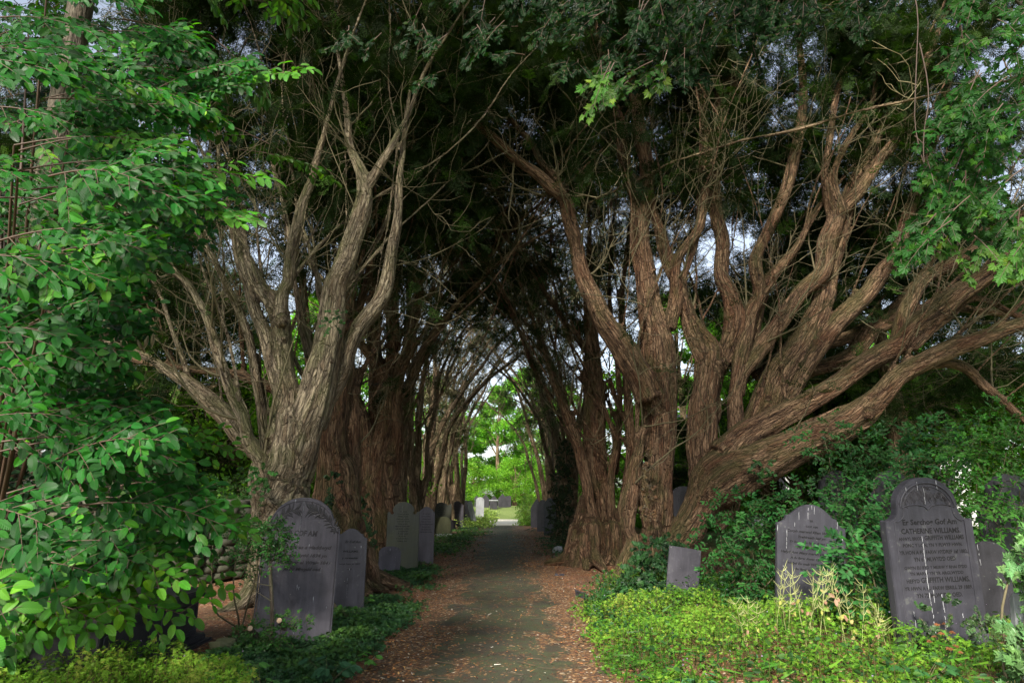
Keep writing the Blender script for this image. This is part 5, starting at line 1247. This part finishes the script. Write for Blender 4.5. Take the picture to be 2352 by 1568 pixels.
# ------------------------------------------------------------------ ground plants, litter
def region_points(rs, poly, n, xr, yr, edge=0):
    """random ground points whose position falls inside a region of the churchyard (given by its outline in the view)"""
    out = []
    while sum(len(o) for o in out) < n:
        x = rs.uniform(*xr, 40000); y = rs.uniform(*yr, 40000); z = terrain(x, y); px, py = proj(np.stack([x, y, z], -1))
        jx = vnoise(np.stack([x * 1.7, y * 1.7, 0 * x], -1), 8) * 26; jy = vnoise(np.stack([x * 2.1, y * 2.1, 0 * x + 5], -1), 9) * 12
        k = in_poly(px + jx + rs.normal(size=len(px)) * 16, py + jy + rs.normal(size=len(px)) * 7, poly); out.append(np.stack([x[k], y[k], z[k]], -1))
    return np.concatenate(out)[:n]
def ground_plants(name, label, cat, poly, n, xr, yr, height, template, leaf, cols, seed, mat='herb', tilt=.5, clump=.9, stems=True, hvar=None, gap=0):
    rs = np.random.default_rng(seed); p = region_points(rs, poly, n, xr, yr)
    if gap: p = p[vnoise(p * [1.6, 1.6, 0], seed + 9) + .7 * vnoise(p * [5.5, 5.5, 0], seed + 10) + .25 * rs.normal(size=n) > -gap]; n = len(p)
    hm = .5 + .5 * vnoise(p * [2.2, 2.2, 0], seed); hm2 = .5 + .5 * vnoise(p * [7, 7, 0], seed + 1)
    hm3 = .5 + .5 * vnoise(p * [.9, .9, 0], seed + 4); hh = height * (.10 + clump * (.2 + 1.3 * hm3) * (.55 * hm + .6 * hm2)) * (hvar(p) if hvar is not None else 1)
    f = rs.uniform(0, 1, n) ** .55; p2 = p.copy(); p2[:, 2] += hh * f + .01
    X = rnd_unit(rs, n); X[:, 2] = X[:, 2] * .35 - .1; N = rs.normal(size=(n, 3)) * tilt; N[:, 2] += 1; N[:, 1] -= .35
    cols = np.array(cols); ci = np.clip((hm2 + hm) / 2 * len(cols) + rs.normal(size=n) * .6, 0, len(cols) - 1).astype(int)
    T = cols[ci] * rs.uniform(.7, 1.3, (n, 1))
    mb = MB(); scatter(mb, template, p2, X, N, leaf * rs.uniform(.6, 1.25, n), T)
    if stems:
        k = rs.random(n) < .12; a = p[k]; b_ = p2[k]; w = .0022; m = len(a)
        V = np.stack([a + [-w, 0, 0], a + [w, 0, 0], b_ + [w, 0, 0], b_ + [-w, 0, 0]], 1).reshape(-1, 3); mb.add(V, np.arange(m * 4).reshape(-1, 4), tint=(.09, .09, .03))
    o = mb.build(name, M[mat], None, smooth=False)
    tag(o, label, cat, kind='stuff'); return o
HERB = [(.02, .08, .012), (.045, .15, .016), (.08, .21, .018), (.12, .27, .022), (.17, .31, .03), (.25, .31, .05)]
DARKH = [(.018, .055, .018), (.022, .07, .02), (.03, .085, .02), (.05, .12, .02)]
polyR = [(1345, 1395), (1400, 1365), (1460, 1345), (1560, 1355), (1680, 1352), (1800, 1345), (2420, 1330), (2700, 1800), (1560, 1800), (1470, 1590), (1395, 1545), (1362, 1470), (1335, 1430)]
ground_plants('herb_robert', 'yellow-green low herbs carpeting the ground before the right-hand headstones', 'ground plants', polyR, 70000, (.5, 7.5), (4.0, 13), .36, LEAF_HERB, .036, HERB, 71, tilt=.6, gap=.42,
              hvar=lambda p: np.clip((p[:, 0] - path_x(p[:, 1]) - .7) / .9, .15, 1))
ground_plants('mixed_weeds', 'darker broad-leaved weeds mixed through the yellow-green herbs on the right', 'ground plants', polyR, 5200, (.5, 7.5), (4.0, 13), .50, LEAF_OVAL, .055, DARKH, 171, 'herb', tilt=.7)
ground_plants('grass_blades', 'thin grass blades standing in the herbs on the right', 'ground plants', polyR, 3000, (.5, 7.5), (4.0, 13), .30, LEAF_NEEDLE, .14, DARKH[1:] + HERB[1:4], 172, 'herb', tilt=2.5)
polyR2 = [(1345, 1380), (1400, 1340), (1470, 1300), (1620, 1330), (2400, 1330), (2400, 1400), (1900, 1400), (1640, 1385), (1500, 1420), (1360, 1440)]
ground_plants('ivy_carpet', 'dark ivy and weeds under the shrubs behind the yellow-green herbs on the right', 'ground plants', polyR2, 16000, (1, 9), (6.5, 14), .24, LEAF_IVY, .045, DARKH, 72, 'ivy')
polyL = [(40, 1500), (230, 1475), (330, 1545), (430, 1530), (540, 1560), (620, 1700), (-400, 1800), (-400, 1500)]
ground_plants('herb_patch', 'yellow-green herbs with tiny flowers along the bottom left corner', 'ground plants', polyL, 16000, (-6, -1.6), (3.6, 6.4), .40, LEAF_HERB, .036, HERB[1:], 73, tilt=.6)
polyI = [(770, 1375), (850, 1352), (905, 1375), (962, 1405), (930, 1435), (870, 1475), (800, 1540), (740, 1600), (560, 1700), (500, 1510), (560, 1475), (690, 1490), (760, 1470)]
ground_plants('ivy_carpet', 'dark green ivy carpet between the leaning slate and the path on the left', 'ground plants', polyI, 17000, (-4.5, -.6), (5, 12), .14, LEAF_IVY, .042, DARKH, 74, 'ivy')
polyI2 = [(870, 1300), (930, 1296), (990, 1320), (985, 1345), (930, 1350), (880, 1330)]
ground_plants('ivy_carpet', 'ivy strip at the foot of the tall notched headstone', 'ground plants', polyI2, 4200, (-4, -.8), (10, 17), .12, LEAF_IVY, .045, DARKH, 75, 'ivy')
polyI3 = [(960, 1268), (1005, 1255), (1040, 1232), (1075, 1215), (1100, 1212), (1085, 1235), (1040, 1262), (1020, 1282)]
ground_plants('weed_strip', 'green weeds along the left side of the path near the low mossy headstone', 'ground plants', polyI3, 5200, (-4, -.5), (15, 40), .2, LEAF_IVY, .06, DARKH[1:] + [(.09, .2, .03)], 76, 'ivy')
polyI4 = [(1250, 1232), (1280, 1238), (1330, 1265), (1330, 1290), (1290, 1282), (1262, 1258)]
ground_plants('weed_strip', 'sparse weeds at the foot of the edge-on slates on the right', 'ground plants', polyI4, 1600, (.5, 5), (14, 32), .14, LEAF_IVY, .05, DARKH, 77, 'ivy')
LIT = [(.16, .30, .05), (.25, .38, .07), (.32, .42, .10)]
polyF1 = [(1065, 1209), (1100, 1209), (1118, 1192), (1110, 1180), (1090, 1170), (1070, 1185)]
ground_plants('tall_grass', 'sunlit tall grass on the left of the path end', 'ground plants', polyF1, 7000, (-5, -.9), (36, 56), .5, LEAF_SIMPLE, .12, LIT, 78, tilt=1.2)
shrub('bright_bush', 'bright yellow-green bush on the right of the sunlit path end', 'shrub', gb(1200, 43), [(1218, 1180, 42, .7, 150), (1222, 1160, 44, .75, 150), (1228, 1190, 40, .6, 120), (1205, 1198, 40, .35, 50), (1230, 1165, 45, .75, 90)], .11, col=(.16, .30, .04), seed=79, stems=False)

rs = np.random.default_rng(80); p = np.concatenate([region_points(rs, polyR, 150, (.5, 7.5), (4.0, 13)), region_points(rs, polyL, 40, (-6, -1.6), (3.6, 6.4))]); n = len(p); p[:, 2] += rs.uniform(.22, .40, n)
mb = MB(); scatter(mb, LEAF_HERB, p, rnd_unit(rs, n), np.tile([0, -.5, 1.0], (n, 1)) + rs.normal(size=(n, 3)) * .3, .013, (.42, .32, .55)); tag(mb.build('herb_flowers', M['herb'], None, False), 'tiny pale violet flowers dotted over the yellow-green herbs', 'flowers', kind='stuff')
# litter: fallen yew needles, leaf scraps and twigs
rs = np.random.default_rng(81)
n = 52000; y = 3.8 + 26 * rs.random(n) ** 1.9; x = path_x(y) + rs.normal(size=n) * 1.7
u = np.abs(x - path_x(y)); keep = (rs.random(n) < np.clip(.10 + 1.1 * sm((u - .45 + .5 * vnoise(np.stack([x * .9, y * .6, 0 * x], -1), 12)) / .7), 0, 1)) & (u < 4.2)
x, y = x[keep], y[keep]; n = len(x); z = terrain(x, y) + .006 + rs.random(n) * .008 + np.where(np.abs(x - path_x(y)) < 1.26, .018, 0)
cc = np.array([(.06, .032, .022), (.13, .06, .034), (.22, .09, .04), (.34, .15, .05), (.42, .24, .09), (.46, .36, .24), (.48, .45, .38)])
near = vnoise(np.stack([x * .8, y * .5, 0 * x], -1), 14)
ci = np.clip(rs.normal(size=n) * 1.3 + 2.2 + near * 1.2 + (y < 8) * .3, 0, 6).astype(int); ci[rs.random(n) < .03] = 6
X = rnd_unit(rs, n); X[:, 2] *= .18; N = rs.normal(size=(n, 3)) * .35; N[:, 2] += 1
mb = MB(); h = rs.random(n) < .6
scatter(mb, LEAF_SIMPLE, np.stack([x, y, z], -1)[h], X[h], N[h], rs.uniform(.010, .032, h.sum()) * (1 + y[h] * .02), cc[ci[h]])
scatter(mb, LEAF_NEEDLE, np.stack([x, y, z], -1)[~h], X[~h], N[~h], rs.uniform(.02, .06, (~h).sum()) * (1 + y[~h] * .02), cc[ci[~h]])
M['litter'] = leaf_mat('litter', 0, .8, .05, .2)
tag(mb.build('leaf_litter', M['litter'], None, False), 'brown and orange needles and leaf scraps strewn over the path and its edges', 'leaf litter', kind='stuff')
mb = MB()
def twig_at(x, y, ln_, r, a=None):
    a = rs.uniform(0, 2 * pi) if a is None else a; z = tz(x, y) + .015 + .02 * (abs(x - path_x(y)) < 1.26)
    p = [np.array([x, y, z])]; 
    for k in range(5): a += rs.normal() * .2; p.append(p[-1] + np.array([cos(a), sin(a), rs.normal() * .03]) * ln_ / 5)
    tube(mb, p, np.linspace(r, r * .4, 6), 4, tint=(.1, .07, .05))
for _ in range(170):
    yy = 4.5 + 12 * rs.random() ** 1.5; twig_at(path_x(yy) + rs.normal() * 1.5, yy, rs.uniform(.08, .4), rs.uniform(.002, .005))
for _ in range(90): twig_at(rs.uniform(-3.0, -1.9), rs.uniform(6.0, 7.7), rs.uniform(.15, .55), rs.uniform(.002, .005))
tag(mb.build('fallen_twigs', M['redtwig'], None), 'thin dead twigs lying on the litter', 'twigs', kind='stuff')

# ------------------------------------------------------------------ single plants
def mustard(label, px, d, hgt, seed, leaves=10):
    rs = np.random.default_rng(seed); b = np.array(gb(px, d)); t = thing('garlic_mustard', label, 'wild plant', b, group='withered seed plants before the bell-topped headstone')
    mb = MB(); lv = Leaves(); ns = rs.integers(2, 4)
    for s_ in range(ns):
        st = grow(rs, b + rs.normal(size=3) * [.05, .05, 0], (rs.normal() * .15, rs.normal() * .15, 1), hgt * rs.uniform(.8, 1.05), 9, .1, .07); tube(mb, st - b, np.linspace(.004, .002, 10), 4, tint=(.30, .33, .12))
        for k in range(5, 10):
            for _ in range(4):
                dd = rs.normal(size=3); dd[2] = abs(dd[2]) * .6 + .3; dd /= np.linalg.norm(dd); l = rs.uniform(.05, .12); q = st[k]; 
                tube(mb, np.array([q, q + dd * l * .5 + [0, 0, .0], q + dd * l + [0, 0, .015]]) - b, [.0024, .0026, .001], 3, tint=np.array((.36, .38, .15)) * rs.uniform(.7, 1.2))
        for _ in range(leaves // ns):
            k = rs.integers(2, 8); q = st[k] + rs.normal(size=3) * .03
            c = [(.40, .40, .10), (.42, .36, .14), (.38, .24, .16), (.30, .17, .11), (.22, .32, .06)][rs.integers(5)]
            lv.add(q, np.array([rs.normal(), rs.normal() * .6 - .3, -.8]), np.array([rs.normal() * .5, -1, .3]), rs.uniform(.04, .075), np.array(c))
    mb.build('stem', M['gstem'], t)
    mb2 = MB(); scatter(mb2, LEAF_OVAL, np.array(lv.pos) - b, np.array(lv.X), np.array(lv.N), np.array(lv.sc), np.array(lv.T)); mb2.build('leaves', M['herb'], t, False)
for lab, px, d, hg, sd in (('withered seed plant with forked tops against the left edge of the bell-topped stone', 1795, 6.9, .78, 91), ('tallest withered seed plant, before the middle of the bell-topped stone', 1862, 6.9, .82, 92),
      ('withered seed plant with big yellow leaves below the middle of the bell-topped stone', 1900, 6.7, .66, 93), ('withered seed plant before the right side of the bell-topped stone', 1935, 6.9, .74, 94),
      ('short withered seed plant to the right of the bell-topped stone', 1985, 6.8, .58, 95), ('small withered seed plant standing apart at the left in the herbs', 1722, 7.0, .52, 96), ('low yellow-leaved withered plant nearest the willow-carved stone', 2030, 6.6, .45, 97)):
    mustard(lab, px, d, hg, sd)
def rosette(name, label, px, d, hgt, seed, leaf, n, col, template=LEAF_OVAL, cat='wild plant', mat='shrub'):
    rs = np.random.default_rng(seed); b = np.array(gb(px, d)); t = thing(name, label, cat, b); lv = Leaves()
    for i in range(n):
        a = rs.uniform(0, 2 * pi); dd = np.array([cos(a) * .5, sin(a) * .5, 1.0]); st = grow(rs, b, dd, hgt * rs.uniform(.4, 1.0), 4, -.1, .12); tube(lv.tw, st, np.linspace(.003, .0015, 5), 3)
        e = st[-1] - st[-2]; y = np.array([-sin(a), cos(a), 0])
        for ang in (-1.0, -.4, .4, 1.0, 0):
            X = np.array([cos(a + ang), sin(a + ang), -.25]); lv.add(st[-1], X, np.array([0, -.45, 1]) + rs.normal(size=3) * .2, leaf * rs.uniform(.7, 1.1), np.array(col) * rs.uniform(.75, 1.25))
    lv.build(t, b, template, mat, 'twig', name='leaves', tname='stems')
rosette('hellebore', 'plant with long dark blue-green fingered leaves at the bottom, left of the path', 752, 6.3, .30, 111, .13, 9, (.025, .075, .035))
rosette('leafy_seedling', 'fresh green broad-leaved seedling in ivy at the left edge of the path', 838, 6.9, .20, 112, .075, 12, (.06, .17, .03))
rosette('bramble_sprig', 'soft green sprig with oval leaves at the bottom, right of the chest tomb', 520, 5.9, .36, 113, .085, 12, (.06, .17, .035))
rosette('bramble_sprig', 'second green sprig at the bottom edge between the chest tomb and the dark fingered plant', 600, 6.0, .25, 114, .07, 9, (.045, .13, .03))
rosette('ash_seedling', 'blue-green leaf sprig at the bottom right of the path beside the bright herbs', 1600, 6.1, .26, 115, .08, 8, (.05, .15, .06))
rosette('leafy_seedling', 'round-leaved dark seedling at the path edge below the bright herbs', 1560, 6.0, .14, 116, .06, 7, (.03, .10, .025))
rosette('young_maple', 'small pale sapling growing up before the bluish slate behind the leaning one', 808, 9.4, .45, 117, .06, 7, (.07, .19, .03), LEAF_HERB)
rosette('leafy_seedling', 'dark dock plant in the lower right herbs', 2130, 5.5, .24, 118, .09, 8, (.03, .10, .03))
rosette('fern', 'dark spiky fern at the foot of the middle edge-on slate', 1233, 30, .55, 119, .22, 9, (.012, .03, .012), LEAF_NEEDLE)
for px, d, sd, lab in ((1755, 7.9, 120, 'reddish weed sprig standing left of the withered plants'), (2190, 6.2, 121, 'reddish herb sprig growing before the foot of the willow-carved stone')):
    rosette('herb_sprig', lab, px, d, .42 if sd == 121 else .2, sd, .04, 10, (.22, .09, .04) if sd == 121 else (.1, .16, .03), LEAF_HERB)

# ------------------------------------------------------------------ background yews with layered boughs
def layered_yew(label, x, y, seed, hgt=9.5, spread=5.0, nl=26, group='yews standing outside the avenue', tint=(.020, .040, .010), z0=1.6):
    rs = np.random.default_rng(seed); org = np.array([x, y, tz(x, y)]); t = thing('yew_tree', label, 'yew tree', org, group=group)
    tr = curve4([(0, 0, -.2, .42), (.05, 0, 1.2, .34), (.1, .1, 3.5, .25), (-.1, 0, hgt * .65, .15), (0, 0, hgt, .04)], 4, .03, rs); cur = [tr]; tr[:, :3] += org; cr = Crown(rs)
    for i in range(nl):
        z = z0 + (hgt - z0) * (i + rs.random()) / nl; a = rs.uniform(0, 2 * pi); k = int(np.clip(z / hgt * (len(tr) - 1), 1, len(tr) - 1)); L = spread * (1 - .55 * (z / hgt)) * rs.uniform(.7, 1.1)
        b_ = grow(rs, tr[k, :3], (cos(a), sin(a), .35), L, 9, -.02, .10); rr = np.linspace(.085 * (1.1 - z / hgt * .6), .012, 10); cur.append(np.column_stack([b_, rr]))
        for q in range(2, 10):
            for s_ in range(3):
                d = b_[q] - b_[q - 1]; d /= np.linalg.norm(d); dd = d * .6 + np.array([-d[1], d[0], 0]) * rs.choice([-1, 1]) * .9 + rs.normal(size=3) * .15; dd[2] -= .05
                cr.branch(b_[q], dd, rs.uniform(.5, 1.3), .010, lambda p: .42, 3, -.03, 2, .36, l2=(.3, .8))
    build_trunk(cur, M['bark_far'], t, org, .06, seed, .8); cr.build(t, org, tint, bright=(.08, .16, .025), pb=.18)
    return t
b1 = layered_yew('wide yew with layered dark boughs left of the pale grey yew', -9.0, 15.0, 141, z0=2.2)
b2 = layered_yew('wide yew spreading behind the right-hand headstones', 9.5, 17.0, 142, z0=4.2)
for src, x, y, rz, k, lab in ((b2, -11.0, 23.5, 1.0, 1.05, 'layered yew behind the left row, beyond the stone wall'), (b1, -14.5, 19.0, 2.0, 1.2, 'farther layered yew at the far left, seen behind the beech leaves'),
      (b1, 8.4, 22.5, 1.7, 1.0, 'layered yew whose flat boughs show between the stems of the huge yew'), (b1, -13, 10.5, 4.4, 1.05, 'layered yew behind the beech at the left edge'), (b1, 11.0, 27.0, 5.0, 1.05, 'layered yew behind the right row, seen through the forks of the huge yew'), (b2, 16.5, 24.0, 2.4, 1.15, 'layered yew at the far right beyond the shrubs')):
    copy_tree(src, (x, y, tz(x, y)), rz, (k, k, k), lab, 'yews standing outside the avenue')

# ------------------------------------------------------------------ broadleaf trees beyond
def broad_tree(label, x, y, seed, hgt=9.0, R=3.4, n=15000, leaf=.17, col=(.07, .15, .025), low=.8):
    rs = np.random.default_rng(seed); org = np.array([x, y, tz(x, y)]); t = thing('broadleaf_tree', label, 'tree', org, group='bright broadleaf trees beyond the yews')
    mb = MB(); tr = curve4([(0, 0, -.2, .3), (.05, 0, 1.5, .24), (0, .1, hgt * .5, .16), (.1, 0, hgt * .85, .05)], 4, .03, rs); tube(mb, tr[:, :3], tr[:, 3], 10); C = []
    for i in range(90):
        v = rnd_unit(rs, 1)[0]; z = low + (hgt - low) * rs.random(); q = sin(min(1, (z - low) / (hgt - low) * .85 + .18) * pi) ** .6; a = rs.uniform(0, 2 * pi); r = R * q * rs.uniform(.45, 1)
        c = np.array([cos(a) * r, sin(a) * r, z]); C.append((c, rs.uniform(.5, 1.0)))
        if i % 3 == 0:
            k = int(np.clip((z - 1) / hgt * len(tr), 2, len(tr) - 1)); j = tr[k, :3]; tube(mb, catmull([j, (j + c) / 2 + rs.normal(size=3) * .2, c], 3), np.linspace(.06, .015, 7), 5)
    mb.build('trunk', M['bark_far'], t)
    ci = rs.integers(0, len(C), n); cen = np.array([c for c, _ in C])[ci]; rad = np.array([r for _, r in C])[ci]
    v = rnd_unit(rs, n) * (rs.random(n) ** .45)[:, None]; v[:, 2] *= .55; pos = cen + v * rad[:, None]
    X = v + rs.normal(size=(n, 3)) * .5; N = rs.normal(size=(n, 3)) * .5 + [0, 0, 1]; T = np.array(col)[None] * (1 + .3 * vnoise(pos * .9, 3)[:, None]) * rs.uniform(.6, 1.4, (n, 1)); sel = rs.random(n) < .12; T[sel] *= [1.7, 1.35, 1]
    m2 = MB(); scatter(m2, LEAF_SIMPLE, pos, X, N, leaf * rs.uniform(.6, 1.3, n), np.clip(T, .004, 1)); m2.build('crown', M['broad'], t, False)
    return t
t1 = broad_tree('bright green tree directly behind the far dark headstones', -1.5, 72, 151, 12, 4.8, 30000, .26, (.13, .30, .04), .1)
t2 = broad_tree('yellow-green hedge tree behind the shrubs on the right', 12.0, 20.0, 152, 5.5, 3.2, 22000, .12, (.10, .23, .022), .3)
t3 = broad_tree('sunlit low tree beyond the stone wall on the left', -9.5, 19.5, 153, 4.2, 2.6, 18000, .12, (.13, .28, .03), .3)
G_ = 'bright broadleaf trees beyond the yews'
for src, x, y, rz, k, lab in ((t1, -7.5, 66, 1, 1.0, 'bright tree left of the far headstones, past the last left-hand yew'), (t1, 5.5, 68, 2, .95, 'pale green tree right of the far headstones, over the bright bush'), (t1, 1.8, 82, 3, 1.3, 'tall pale tree closing the end of the view'),
      (t1, -16, 60, 4, 1.1, 'distant tree on the left beyond the layered yews'), (t1, 14, 62, 5, 1.1, 'distant tree on the right beyond the pale building'), (t3, -5.9, 25, 2, 1.0, 'low bright bush-like tree seen between the left-row trunks'), (t3, -12.5, 25, 3, 1.2, 'low sunlit tree at the far left beyond the wall'),
      (t3, -6.5, 36, 4, 1.1, 'far low tree seen between the last left-hand trunks'), (t3, -6.9, 17.2, 2, 1.05, 'sunlit leafy tree seen between the beech leaves and the pale grey yew'), (t3, -8.0, 22.5, 5, 1.25, 'taller bright tree behind the sunlit one left of the pale grey yew'), (t2, 10.8, 19.5, 5, .95, 'bright bushy tree behind the shrubs, under the outer leaning limb'), (t2, 15.0, 18.5, 1, 1.0, 'bright bushy tree near the right edge, beyond the broad dark headstone'), (t1, 8.5, 34, 3, .95, 'leafy tree seen through the forks of the huge spreading yew'), (t1, 14.5, 44, 2, 1.1, 'leafy tree behind the pale building on the right'), (t1, -10.5, 36, 5, 1.0, 'leafy tree behind the left row, past the stone wall'), (t2, 16.5, 17, 2, 1.1, 'yellow-green hedge tree at the far right edge'), (t2, 8.6, 21.0, 3, .9, 'hedge tree under the leaning limb of the huge yew'), (t2, 6.0, 31.0, 4, 1.0, 'low green tree seen past the right-row trunks'),
      (t3, -3.6, 66, 2, 1.0, 'low hedge bush behind the left of the far dark headstones'), (t3, .3, 67, 4, 1.0, 'low hedge bush behind the middle of the far dark headstones'), (t3, 3.8, 65, 1, 1.0, 'low hedge bush behind the right of the far dark headstones'), (t3, 4.6, 47, 5, 1.2, 'low bright tree behind the yellow-green bush at the path end'), (t3, -5.2, 50, 1, 1.1, 'low bright tree behind the pale headstones at the path end'), (t1, -26, 45, 2, 1.1, 'big distant tree at the far left horizon'), (t1, 27, 46, 1, 1.1, 'big distant tree at the far right horizon')):
    copy_tree(src, (x, y, tz(x, y)), rz, (k, k, k), lab, G_)
